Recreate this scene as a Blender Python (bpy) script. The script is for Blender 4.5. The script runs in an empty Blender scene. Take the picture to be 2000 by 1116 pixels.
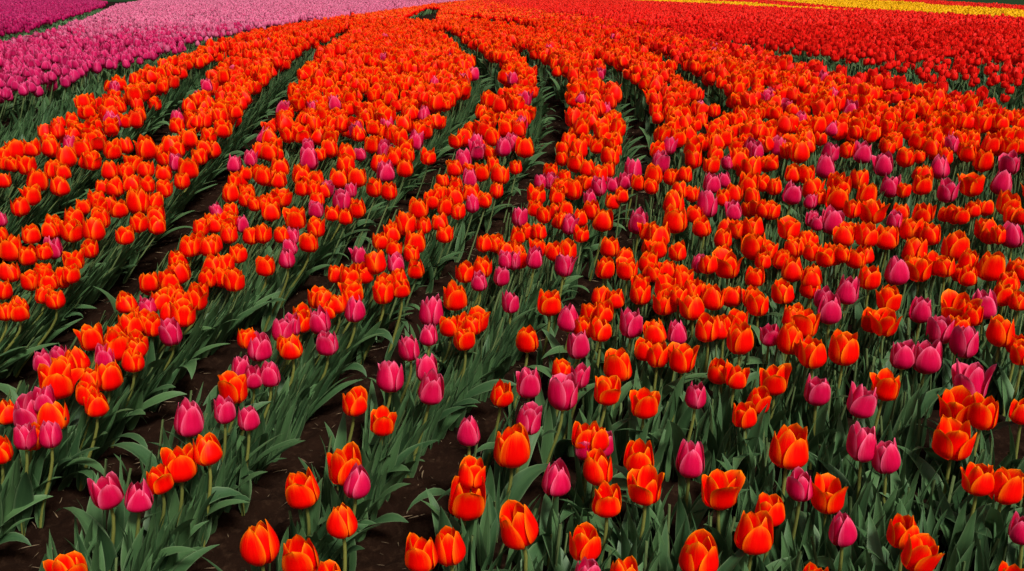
import bpy, math
import numpy as np
from mathutils import Vector, Matrix

# ------------------------------------------------------------------ camera, sky, sun, exposure
SC = bpy.context.scene
COL = SC.collection
CAM_Z, PITCH = 0.643, math.radians(16.23)
cd = bpy.data.cameras.new("camera")
cam = bpy.data.objects.new("camera", cd)
COL.objects.link(cam)
cam.location = (0, 0, CAM_Z)
cam.rotation_euler = (math.pi / 2 - PITCH, 0, 0)
cd.sensor_width = 36.0
cd.lens = 34.99
cd.clip_start = 0.02
cd.clip_end = 8000
SC.camera = cam

SUN_EL, SUN_AZ = math.radians(50), math.radians(150)      # azimuth clockwise from +Y
world = bpy.data.worlds.new("World")
SC.world = world
world.use_nodes = True
wn = world.node_tree
sky = wn.nodes.new("ShaderNodeTexSky")
sky.sky_type = 'NISHITA'
sky.sun_disc = False
sky.sun_elevation = SUN_EL
sky.sun_rotation = SUN_AZ
sky.air_density = 0.7
sky.dust_density = 7.0
sky.ozone_density = 0.4
wn.links.new(sky.outputs[0], wn.nodes["Background"].inputs[0])
wn.nodes["Background"].inputs[1].default_value = 0.055
sl = bpy.data.lights.new("sun", 'SUN')
sl.energy = 3.5
sl.angle = math.radians(12)
sl.color = (1.0, 0.955, 0.90)
sun = bpy.data.objects.new("sun", sl)
COL.objects.link(sun)
sd = Vector((math.sin(SUN_AZ) * math.cos(SUN_EL), math.cos(SUN_AZ) * math.cos(SUN_EL), math.sin(SUN_EL)))
sun.rotation_euler = sd.to_track_quat('Z', 'Y').to_euler()
sun.location = (0, 0, 20)
SC.view_settings.view_transform = 'Standard'
SC.view_settings.look = 'None'
SC.view_settings.exposure = 0.44
SC.view_settings.gamma = 1.0

HEAD_H = 0.22            # a flower's middle above the soil
rng = np.random.default_rng(11)
PI = math.pi

# ------------------------------------------------------------------ helpers: materials
def new_mat(name):
    m = bpy.data.materials.new(name)
    m.use_nodes = True
    nt = m.node_tree
    for n in list(nt.nodes):
        nt.nodes.remove(n)
    out = nt.nodes.new("ShaderNodeOutputMaterial")
    return m, nt, out

def mth(nt, op, a, b=None, c=None, clamp=False):
    n = nt.nodes.new("ShaderNodeMath")
    n.operation = op
    n.use_clamp = clamp
    for i, v in enumerate((a, b, c)):
        if v is None:
            continue
        if isinstance(v, (int, float)):
            n.inputs[i].default_value = v
        else:
            nt.links.new(v, n.inputs[i])
    return n.outputs[0]

def mixc(nt, f, a, b):
    n = nt.nodes.new("ShaderNodeMix")
    n.data_type = 'RGBA'
    if isinstance(f, (int, float)):
        n.inputs[0].default_value = f
    else:
        nt.links.new(f, n.inputs[0])
    for i, v in ((6, a), (7, b)):
        if isinstance(v, tuple):
            n.inputs[i].default_value = (*v, 1)
        else:
            nt.links.new(v, n.inputs[i])
    return n.outputs[2]

def noise(nt, vec, scale, detail=3.0, rough=0.55):
    n = nt.nodes.new("ShaderNodeTexNoise")
    n.inputs["Scale"].default_value = scale
    n.inputs["Detail"].default_value = detail
    n.inputs["Roughness"].default_value = rough
    nt.links.new(vec, n.inputs["Vector"])
    return n.outputs[0]

def uvr(nt):
    a = nt.nodes.new("ShaderNodeAttribute")
    a.attribute_name = "pv"
    s = nt.nodes.new("ShaderNodeSeparateXYZ")
    nt.links.new(a.outputs["Vector"], s.inputs[0])
    oi = nt.nodes.new("ShaderNodeObjectInfo")
    r = mth(nt, 'FRACT', mth(nt, 'ADD', s.outputs[2], oi.outputs["Random"]))
    return s.outputs[0], s.outputs[1], r

def comb(nt, x, y, z):
    n = nt.nodes.new("ShaderNodeCombineXYZ")
    for i, v in enumerate((x, y, z)):
        if isinstance(v, (int, float)):
            n.inputs[i].default_value = v
        else:
            nt.links.new(v, n.inputs[i])
    return n.outputs[0]

def petal_mat(name, core, mid, edge, edge_amt=1.0, rough=0.42, trans=0.26):
    """petal: deep colour along the middle, paler margin and tip, fine veins running to the tip"""
    m, nt, out = new_mat(name)
    u, v, r = uvr(nt)
    au = mth(nt, 'ABSOLUTE', u)
    vec = comb(nt, mth(nt, 'MULTIPLY', u, 5.5), mth(nt, 'MULTIPLY', v, 0.9), mth(nt, 'MULTIPLY', r, 57.0))
    vein = noise(nt, vec, 2.2, 3.0)
    vec2 = comb(nt, mth(nt, 'MULTIPLY', u, 1.3), mth(nt, 'MULTIPLY', v, 1.3), mth(nt, 'MULTIPLY', r, 31.0))
    blot = noise(nt, vec2, 1.6, 2.0)
    e = mth(nt, 'MULTIPLY', mth(nt, 'POWER', au, 4.6), mth(nt, 'MULTIPLY_ADD', blot, 1.5, 0.05))
    e = mth(nt, 'MULTIPLY', e, mth(nt, 'MULTIPLY_ADD', v, 0.95, 0.05))
    e = mth(nt, 'MAXIMUM', e, mth(nt, 'MULTIPLY', mth(nt, 'POWER', v, 14.0), 0.8))
    e = mth(nt, 'MULTIPLY', e, mth(nt, 'MULTIPLY_ADD', vein, 1.7, 0.10))
    e = mth(nt, 'ADD', e, mth(nt, 'MULTIPLY', mth(nt, 'SUBTRACT', vein, 0.62), 0.12))
    e = mth(nt, 'MULTIPLY', e, edge_amt, clamp=True)
    base = mixc(nt, mth(nt, 'MULTIPLY_ADD', blot, 1.6, -0.35, clamp=True), core, mid)
    base = mixc(nt, mth(nt, 'MULTIPLY', mth(nt, 'SUBTRACT', r, 0.5), 0.5, clamp=True), base, mid)
    c = mixc(nt, e, base, edge)
    p = nt.nodes.new("ShaderNodeBsdfPrincipled")
    nt.links.new(c, p.inputs["Base Color"])
    p.inputs["Roughness"].default_value = rough
    p.inputs["Specular IOR Level"].default_value = 0.07
    bp = nt.nodes.new("ShaderNodeBump")
    bp.inputs["Strength"].default_value = 0.28
    bp.inputs["Distance"].default_value = 0.003
    nt.links.new(vein, bp.inputs["Height"])
    nt.links.new(bp.outputs[0], p.inputs["Normal"])
    t = nt.nodes.new("ShaderNodeBsdfTranslucent")
    nt.links.new(c, t.inputs[0])
    ms = nt.nodes.new("ShaderNodeMixShader")
    ms.inputs[0].default_value = trans
    nt.links.new(p.outputs[0], ms.inputs[1])
    nt.links.new(t.outputs[0], ms.inputs[2])
    nt.links.new(ms.outputs[0], out.inputs[0])
    return m

def leaf_mat(name, dark, light, edge, trans=0.16, rough=0.52):
    m, nt, out = new_mat(name)
    u, v, r = uvr(nt)
    vec = comb(nt, mth(nt, 'MULTIPLY', u, 6.0), mth(nt, 'MULTIPLY', v, 0.7), mth(nt, 'MULTIPLY', r, 43.0))
    st = noise(nt, vec, 2.5, 3.0)
    vec2 = comb(nt, u, mth(nt, 'MULTIPLY', v, 2.0), mth(nt, 'MULTIPLY', r, 91.0))
    bl = noise(nt, vec2, 1.3, 2.0)
    f = mth(nt, 'ADD', mth(nt, 'MULTIPLY', st, 0.55), mth(nt, 'MULTIPLY', bl, 0.55))
    f = mth(nt, 'ADD', f, mth(nt, 'MULTIPLY_ADD', r, 0.7, -0.45), clamp=True)
    c = mixc(nt, f, dark, light)
    e = mth(nt, 'POWER', mth(nt, 'ABSOLUTE', u), 11.0)
    c = mixc(nt, mth(nt, 'MULTIPLY', e, 0.8), c, edge)
    p = nt.nodes.new("ShaderNodeBsdfPrincipled")
    nt.links.new(c, p.inputs["Base Color"])
    p.inputs["Roughness"].default_value = rough
    p.inputs["Specular IOR Level"].default_value = 0.26
    bp = nt.nodes.new("ShaderNodeBump")
    bp.inputs["Strength"].default_value = 0.25
    bp.inputs["Distance"].default_value = 0.002
    nt.links.new(st, bp.inputs["Height"])
    nt.links.new(bp.outputs[0], p.inputs["Normal"])
    t = nt.nodes.new("ShaderNodeBsdfTranslucent")
    nt.links.new(c, t.inputs[0])
    ms = nt.nodes.new("ShaderNodeMixShader")
    ms.inputs[0].default_value = trans
    nt.links.new(p.outputs[0], ms.inputs[1])
    nt.links.new(t.outputs[0], ms.inputs[2])
    nt.links.new(ms.outputs[0], out.inputs[0])
    return m

def ground_mat(name, cols, scales, bump=0.6, rough=0.95):
    m, nt, out = new_mat(name)
    tc = nt.nodes.new("ShaderNodeTexCoord")
    n1 = noise(nt, tc.outputs["Object"], scales[0], 6.0, 0.65)
    n2 = noise(nt, tc.outputs["Object"], scales[1], 6.0, 0.7)
    c = mixc(nt, mth(nt, 'MULTIPLY_ADD', n1, 2.2, -0.6, clamp=True), cols[0], cols[1])
    c = mixc(nt, mth(nt, 'MULTIPLY_ADD', n2, 3.0, -1.55, clamp=True), c, cols[2])
    p = nt.nodes.new("ShaderNodeBsdfPrincipled")
    nt.links.new(c, p.inputs["Base Color"])
    p.inputs["Roughness"].default_value = rough
    p.inputs["Specular IOR Level"].default_value = 0.04
    bp = nt.nodes.new("ShaderNodeBump")
    bp.inputs["Strength"].default_value = bump
    bp.inputs["Distance"].default_value = 0.01
    nt.links.new(n2, bp.inputs["Height"])
    nt.links.new(bp.outputs[0], p.inputs["Normal"])
    nt.links.new(p.outputs[0], out.inputs[0])
    return m

ORANGE = petal_mat("orange_petal", (0.74, 0.0010, 0.0004), (0.90, 0.0035, 0.0005), (0.98, 0.32, 0.005), 1.2)
SCARLET = petal_mat("scarlet_petal", (0.72, 0.0012, 0.0008), (0.87, 0.004, 0.001), (0.97, 0.21, 0.018), 1.15)
PINK = petal_mat("pink_petal", (0.50, 0.0014, 0.038), (0.68, 0.006, 0.076), (0.92, 0.20, 0.34), 1.2)
HOTPINK = petal_mat("hot_pink_petal", (0.44, 0.004, 0.065), (0.60, 0.014, 0.125), (0.82, 0.18, 0.38), 1.0)
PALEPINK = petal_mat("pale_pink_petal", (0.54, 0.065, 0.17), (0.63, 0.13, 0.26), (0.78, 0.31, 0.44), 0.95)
MAGENTA = petal_mat("magenta_petal", (0.32, 0.002, 0.055), (0.44, 0.006, 0.10), (0.58, 0.07, 0.24), 0.8)
RED = petal_mat("red_petal", (0.66, 0.003, 0.003), (0.80, 0.009, 0.006), (0.90, 0.07, 0.03), 0.8)
YELLOW = petal_mat("yellow_petal", (0.78, 0.38, 0.002), (0.84, 0.46, 0.003), (0.88, 0.56, 0.01), 0.8)
LEAF = leaf_mat("tulip_leaf", (0.024, 0.066, 0.024), (0.072, 0.152, 0.052), (0.15, 0.23, 0.11))
STEM = leaf_mat("tulip_stem", (0.090, 0.105, 0.022), (0.165, 0.175, 0.036), (0.17, 0.18, 0.05), 0.05, 0.5)
BEDSTEM = leaf_mat("bed_stem", (0.060, 0.100, 0.034), (0.125, 0.175, 0.062), (0.14, 0.18, 0.07), 0.05, 0.5)
PISTIL = leaf_mat("pistil", (0.30, 0.30, 0.03), (0.5, 0.42, 0.05), (0.5, 0.45, 0.08), 0.0)
DRY = leaf_mat("dry_straw", (0.10, 0.07, 0.04), (0.22, 0.16, 0.09), (0.25, 0.18, 0.1), 0.0, 0.8)
SOIL = ground_mat("soil", ((0.0060, 0.0025, 0.0013), (0.0135, 0.0060, 0.0033), (0.034, 0.018, 0.010)), (5.0, 38.0))
GRASS = ground_mat("grass", ((0.007, 0.022, 0.007), (0.015, 0.04, 0.012), (0.022, 0.05, 0.017)), (0.6, 6.0), 0.3)

# ------------------------------------------------------------------ helpers: terrain
SLOPE, YC, EE = math.tan(math.radians(7.6)), 6.33, 1.0
def hill(Y):
    """height of the field: it climbs away from the camera and levels out into a plateau"""
    Y = np.maximum(np.asarray(Y, float), -4.0)
    a = YC - Y
    return -SLOPE * 0.5 * (a + np.sqrt(a * a + EE * EE))

# centre lines of the paths between the beds (world metres) and their half widths
PATHS = {
    'Z': (np.array([(-2.09, 2.4), (-2.02, 3.3), (-1.93, 3.8), (-1.90, 4.3), (-1.92, 4.8), (-1.99, 5.6), (-2.09, 6.7), (-2.2, 8.0), (-2.15, 9.2), (-1.97, 11.1)]), .075),
    'A': (np.array([(-1.66, 1.6), (-1.60, 2.5), (-1.49, 3.0), (-1.45, 3.5), (-1.42, 4.0), (-1.43, 4.7), (-1.44, 5.5), (-1.48, 6.4), (-1.60, 7.6), (-1.86, 10.2), (-2.3, 14)]), .056),
    'B': (np.array([(-1.18, 1.4), (-1.11, 2.1), (-1.02, 2.5), (-.92, 2.95), (-.76, 3.35), (-.62, 4.0), (-.41, 4.8), (-.22, 5.7), (-.16, 6.5), (-.23, 7.4), (-.53, 9.8), (-1.02, 13.8)]), .056),
    'C': (np.array([(-.78, 1.4), (-.65, 2.05), (-.55, 2.45), (-.44, 2.95), (-.31, 3.45), (-.09, 4.1), (.10, 4.8), (.20, 5.4), (.225, 6.2), (.17, 7.3), (.05, 8.6), (-.03, 9.4)]), .056),
    'D': (np.array([(-.46, 1.4), (-.29, 2.05), (-.18, 2.4), (.0, 2.74), (.17, 3.2), (.36, 3.8), (.55, 4.4), (.62, 5.0), (.67, 5.7), (.66, 6.9), (.6, 7.6)]), .056),
    'E': (np.array([(1.09, 5.2), (1.15, 5.8), (1.12, 6.5), (1.11, 7.2), (1.15, 8.4), (1.12, 9.2), (.87, 10.8), (.4, 13.2), (-.36, 17.9), (-1.3, 23.5)]), .035),
    'W': (np.array([(-1.6, 17.5), (-1.85, 20.5), (-2.2, 26), (-2.8, 37)]), .27),
}
def path_dist(name, x, y):
    """signed side (+ = right of the path) and distance to its centre line"""
    pl, _ = PATHS[name]
    best = np.full(x.shape, 1e9)
    side = np.zeros(x.shape)
    for (x0, y0), (x1, y1) in zip(pl[:-1], pl[1:]):
        dx, dy = x1 - x0, y1 - y0
        t = np.clip(((x - x0) * dx + (y - y0) * dy) / (dx * dx + dy * dy), 0, 1)
        d = np.hypot(x - x0 - t * dx, y - y0 - t * dy)
        s = np.sign((x - x0) * dy - (y - y0) * dx)
        k = d < best
        best = np.where(k, d, best)
        side = np.where(k, s, side)
    return best, side

def in_paths(x, y, extra=0.0):
    m = np.zeros(x.shape, bool)
    for n, (pl, hw) in PATHS.items():
        h = hw + extra
        if n in 'ABCD':
            h = h + 0.012 * np.clip((2.9 - y) / .8, 0, 1)
        if n == 'D':
            h = h - 0.025 * np.clip(y - 5.6, 0, 1)
        if n in 'BCE':
            h = h + (0.025 if n == 'E' else 0.012) * np.clip(y - 8, 0, 11)
        m |= path_dist(n, x, y)[0] < h
    return m

def lean_x(x, y):
    """how far the wind has pushed the heads over the paths, away from the foot of the stem"""
    l = np.interp(x, [-1.4, -.9, -.5, -.2, .1, .6], [.155, .115, .09, .075, .05, .015])
    return l * np.clip((7.5 - y) / 3.0, .25, 1) * np.clip((y - 1.75) / 1.0, .3, 1)

def leafless(x, y, extra, right):
    """on a path, or on the bed edge just right of one, where the plants keep upright"""
    m = np.zeros(x.shape, bool)
    for n in 'ZABCD':
        d, s = path_dist(n, x, y)
        h = PATHS[n][1] + 0.012 * np.clip((2.9 - y) / .8, 0, 1)
        m |= (d < h + extra) | ((s > 0) & (d < h + right))
    return m

_lat = rng.random((257, 257))
def vnoise(x, y):
    xi, yi = np.floor(x).astype(int), np.floor(y).astype(int)
    fx, fy = x - xi, y - yi
    fx, fy = fx * fx * (3 - 2 * fx), fy * fy * (3 - 2 * fy)
    a, b = _lat[xi % 256, yi % 256], _lat[(xi + 1) % 256, yi % 256]
    c, d = _lat[xi % 256, (yi + 1) % 256], _lat[(xi + 1) % 256, (yi + 1) % 256]
    return (a * (1 - fx) + b * fx) * (1 - fy) + (c * (1 - fx) + d * fx) * fy - 0.5

def ground_z(x, y):
    x = np.asarray(x, float); y = np.asarray(y, float)
    z = hill(y)
    near = np.clip((9.0 - y) / 2.0, 0, 1) * np.clip((4 - np.abs(x)) / 1.0, 0, 1) * np.clip((y + 1) / 1.0, 0, 1)
    pd = np.full(x.shape, 9.0)
    for n in 'ZABCD':
        pd = np.minimum(pd, path_dist(n, x, y)[0])
    t = np.clip((pd - .04) / .10, 0, 1)
    z = z + near * (0.022 * t * t * (3 - 2 * t) - 0.022)
    z = z + near * (0.022 * vnoise(x * 4.1, y * 4.1) + 0.020 * vnoise(x * 13 + 7, y * 13) + 0.020 * vnoise(x * 31, y * 31 + 3) + 0.013 * vnoise(x * 66, y * 66))
    return z

# ------------------------------------------------------------------ helpers: meshes
def mesh_from(name, v, f, pv, mats, mi=None):
    me = bpy.data.meshes.new(name)
    v = np.ascontiguousarray(v, np.float32); f = np.ascontiguousarray(f, np.int32)
    me.vertices.add(len(v))
    me.vertices.foreach_set("co", v.ravel())
    me.loops.add(f.size)
    me.loops.foreach_set("vertex_index", f.ravel())
    me.polygons.add(len(f))
    me.polygons.foreach_set("loop_start", np.arange(0, f.size, 4, dtype=np.int32))
    me.polygons.foreach_set("use_smooth", np.ones(len(f), bool))
    for m in mats:
        me.materials.append(m)
    if mi is not None:
        me.polygons.foreach_set("material_index", np.ascontiguousarray(mi, np.int32))
    if pv is not None:
        a = me.attributes.new("pv", 'FLOAT_VECTOR', 'POINT')
        a.data.foreach_set("vector", np.ascontiguousarray(pv, np.float32).ravel())
    me.update(calc_edges=True)
    return me

def link(name, me, parent=None, **kw):
    o = bpy.data.objects.new(name, me)
    COL.objects.link(o)
    if parent is not None:
        o.parent = parent
    for k, v in kw.items():
        o[k] = v
    return o

class Mass:
    """collects thousands of placed shapes into one mesh"""
    def __init__(self, mats):
        self.mats, self.V, self.F, self.P, self.M, self.n = mats, [], [], [], [], 0
    def add(self, tpl, R, T, mat, rnd=None):
        v, f, uv = tpl
        N = len(T)
        if N == 0:
            return
        if rnd is None:
            rnd = rng.random(N)
        V = np.einsum('nij,kj->nki', R, v) + T[:, None, :]
        P = np.empty((N, len(v), 3))
        P[:, :, :2] = uv[None]
        P[:, :, 2] = rnd[:, None]
        F = f[None] + (self.n + len(v) * np.arange(N))[:, None, None]
        self.V.append(V.reshape(-1, 3)); self.P.append(P.reshape(-1, 3)); self.F.append(F.reshape(-1, 4))
        self.M.append(np.full(N * len(f), self.mats.index(mat)))
        self.n += N * len(v)
    def build(self, name, **kw):
        me = mesh_from(name, np.concatenate(self.V), np.concatenate(self.F), np.concatenate(self.P), self.mats, np.concatenate(self.M))
        return link(name, me, **kw)

def grid_faces(nu, nv, off=0):
    i, j = np.meshgrid(np.arange(nv), np.arange(nu), indexing='ij')
    a = i * (nu + 1) + j
    return np.stack([a, a + 1, a + nu + 2, a + nu + 1], -1).reshape(-1, 4) + off

def merge(parts):
    V, F, U, n = [], [], [], 0
    for v, f, u in parts:
        V.append(v); F.append(f + n); U.append(u); n += len(v)
    return np.concatenate(V), np.concatenate(F), np.concatenate(U)

def rotz(a):
    c, s = np.cos(a), np.sin(a)
    o, l = np.zeros_like(c), np.ones_like(c)
    return np.stack([np.stack([c, -s, o], -1), np.stack([s, c, o], -1), np.stack([o, o, l], -1)], -2)

def tilt(ax, az):
    """lean by ax towards the direction az"""
    c, s = np.cos(ax), np.sin(ax)
    o, l = np.zeros_like(c), np.ones_like(c)
    Ry = np.stack([np.stack([c, o, s], -1), np.stack([o, l, o], -1), np.stack([-s, o, c], -1)], -2)
    return rotz(az) @ Ry @ rotz(-az)

# ------------------------------------------------------------------ tulip shapes
def petal(R, H, rtop, ang, half, inner, r, nu=8, nv=9, flare=0.0, vmax=1.0):
    v = np.linspace(0, 1, nv + 1)
    v = .45 * v + .55 * (1 - (1 - v) ** 1.5)
    u = np.linspace(-1, 1, nu + 1)
    V, U = np.meshgrid(v, u, indexing='ij')
    q = .42 + r.uniform(-.03, .04)
    t = np.clip((v - q) / (1 - q), 0, 1)
    rr = np.where(v < q, np.sin(PI / 2 * np.clip(v / q, 0, 1)) ** .72, 1 + (rtop - 1) * t ** 1.65)
    rr = rr + flare * t ** 2.2
    zz = v ** 1.22 * (1 - .18 * abs(flare) * t)
    wid = np.where(v < q, .50 + .50 * np.sin(PI / 2 * np.clip(v / q, 0, 1)), np.maximum(1 - t ** 2.6, 0) ** .62)
    half = half * (1 + .1 * (1 - np.clip(rtop, .3, 1.2)))
    skew = r.uniform(-.12, .12)
    ph = ang + half * (U * wid[:, None] + skew * (V ** 2) * .6)
    k = (.86 if inner else 1.0)
    ruffle = r.uniform(.5, 1.6) * .022
    rad = R * k * rr[:, None] * (1 + .055 * (U ** 2) * (1.2 if not inner else -.2) + .05 * (1 - np.abs(U)) ** 2 * V
                                  + ruffle * np.sin(U * 3.3 + r.uniform(0, 6)) * V + .02 * np.sin(V * 7 + r.uniform(0, 6)))
    rad = rad - R * .016 * np.exp(-(U / .14) ** 2) * np.clip(V * 1.6, 0, 1) * (1 if not inner else .5)
    z = H * (zz[:, None] * r.uniform(.86, 1.09) + .012 * np.sin(U * 4 + r.uniform(0, 6)) * V)
    P = np.stack([rad * np.cos(ph), rad * np.sin(ph), z], -1).reshape(-1, 3)
    uv = np.stack([U, V], -1).reshape(-1, 2)
    return P, grid_faces(nu, nv), uv

def flower_petals(kind, pink, r, nu=8, nv=9, s=1.0):
    """the six petals of one flower head standing on the origin"""
    R = (.0322 if pink else .0352) * s
    H = (.083 if pink else .080) * s * r.uniform(.95, 1.06)
    top = {'c': r.uniform(.38, .55), 'm': r.uniform(.64, .86), 'o': r.uniform(.92, 1.12)}[kind]
    if pink:
        top *= .93
    a0 = r.uniform(0, 2 * PI)
    out = []
    for k in range(6):
        inner = k % 2 == 1
        fl = 0.0
        if kind == 'o' and r.random() < .4:
            fl = r.uniform(.05, .35)
        if kind == 'm' and r.random() < .13:
            fl = r.uniform(.1, .35)
        rt = top * r.uniform(.80, 1.24) * (.92 if inner else 1.0)
        out.append(petal(R, H * (1.03 if inner else 1), rt, a0 + k * PI / 3 + r.uniform(-.15, .15), r.uniform(.84, 1.02) * (.95 if inner else 1), inner, r, nu, nv, fl))
    return out

def tube(path, rad, ns):
    path = np.asarray(path, float); n = len(path)
    rad = np.broadcast_to(rad, (n,))
    a = np.linspace(0, 2 * PI, ns + 1)
    t = np.gradient(path, axis=0); t /= np.linalg.norm(t, axis=1)[:, None]
    e1 = np.cross(t, [0, 1, 0.01]); e1 /= np.linalg.norm(e1, axis=1)[:, None]
    e2 = np.cross(t, e1)
    P = path[:, None] + rad[:, None, None] * (np.cos(a)[None, :, None] * e1[:, None] + np.sin(a)[None, :, None] * e2[:, None])
    uu, vv = np.meshgrid(np.linspace(-.8, .8, ns + 1), np.linspace(0, 1, n))
    return P.reshape(-1, 3), grid_faces(ns, n - 1), np.stack([uu, vv], -1).reshape(-1, 2)

def heart(s):
    """pistil and stamens in the cup, with the little base the petals sit on"""
    parts = [tube([(0, 0, 0), (0, 0, .004 * s), (0, 0, .008 * s)], np.array([.004, .011, .009]) * s, 8),
             tube([(0, 0, .006 * s), (0, 0, .030 * s), (0, 0, .034 * s)], np.array([.0045, .004, .006]) * s, 6)]
    for k in range(6):
        a = k * PI / 3
        parts.append(tube([(.006 * s * math.cos(a), .006 * s * math.sin(a), .008 * s), (.012 * s * math.cos(a), .012 * s * math.sin(a), .022 * s), (.013 * s * math.cos(a), .013 * s * math.sin(a), .034 * s)], np.array([.001, .001, .0022]) * s, 4))
    return merge(parts)

def leaf(L, W, th0, curl, twist, fold, r, nu=4, nt=9):
    t = np.linspace(0, 1, nt + 1)
    th = th0 + curl * t ** 1.7
    ds = L / nt
    x = np.concatenate([[0], np.cumsum(np.sin(.5 * (th[1:] + th[:-1])) * ds)])
    z = np.concatenate([[0], np.cumsum(np.cos(.5 * (th[1:] + th[:-1])) * ds)])
    w = W * .5 * (.42 * (1 - t) + 1.12 * np.sin(PI * np.clip(t, 0, 1) ** .82) ** .85 * (1 - .15 * t))
    w[-1] = W * .012
    u = np.linspace(-1, 1, nu + 1)
    ph, ph2 = r.uniform(0, 6), r.uniform(0, 6)
    tw = twist * t ** 1.3
    nx, nz = -np.cos(th), np.sin(th)              # normal on the upper (inner) side
    Y = u[None] * w[:, None]
    Nn = fold * np.abs(u[None]) ** 1.3 * w[:, None] * (1 - .55 * t[:, None]) + .13 * w[:, None] * np.sin(t[:, None] * 9 + ph + u[None] * 1.2) * np.abs(u[None]) + .05 * L * np.sin(t[:, None] * 4 + ph2) * t[:, None] * .5
    c, s = np.cos(tw)[:, None], np.sin(tw)[:, None]
    Y, Nn = Y * c - Nn * s, Y * s + Nn * c
    P = np.stack([x[:, None] + nx[:, None] * Nn, Y, z[:, None] + nz[:, None] * Nn], -1)
    bend = r.uniform(-.25, .25)
    P[..., 1] += bend * L * t[:, None] ** 2 * .6
    U, T = np.meshgrid(u, t)
    return P.reshape(-1, 3), grid_faces(nu, nt), np.stack([U, T], -1).reshape(-1, 2)

tr = np.random.default_rng(77)
U_ = tr.uniform
def leaf_set(n, kind, nu, nt):
    o = []
    for _ in range(n):
        if kind == 'up':
            o.append(leaf(U_(.15, .215), U_(.024, .042), U_(.02, .16), U_(.1, .6), U_(-.9, .9), U_(.25, .6), tr, nu, nt))
        elif kind == 'arch':
            o.append(leaf(U_(.19, .27), U_(.032, .050), U_(.12, .35), U_(.9, 1.5), U_(-.7, .7), U_(.2, .5), tr, nu, nt))
        elif kind == 'droop':
            o.append(leaf(U_(.19, .26), U_(.032, .048), U_(.2, .5), U_(1.5, 2.2), U_(-.6, .6), U_(.15, .4), tr, nu, nt))
        else:
            o.append(leaf(U_(.15, .22), U_(.007, .014), U_(.0, .14), U_(.05, .5), U_(-.8, .8), U_(.2, .6), tr, nu, nt))
    return o
LV = {k: leaf_set(n, k, 4, 10) for k, n in (('up', 8), ('arch', 8), ('droop', 6), ('thin', 5))}
LVm = {k: leaf_set(n, k, 2, 6) for k, n in (('up', 10), ('arch', 8), ('droop', 6), ('thin', 8))}
LVl = {k: leaf_set(n, k, 1, 3) for k, n in (('up', 6), ('arch', 5), ('thin', 4))}

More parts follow.
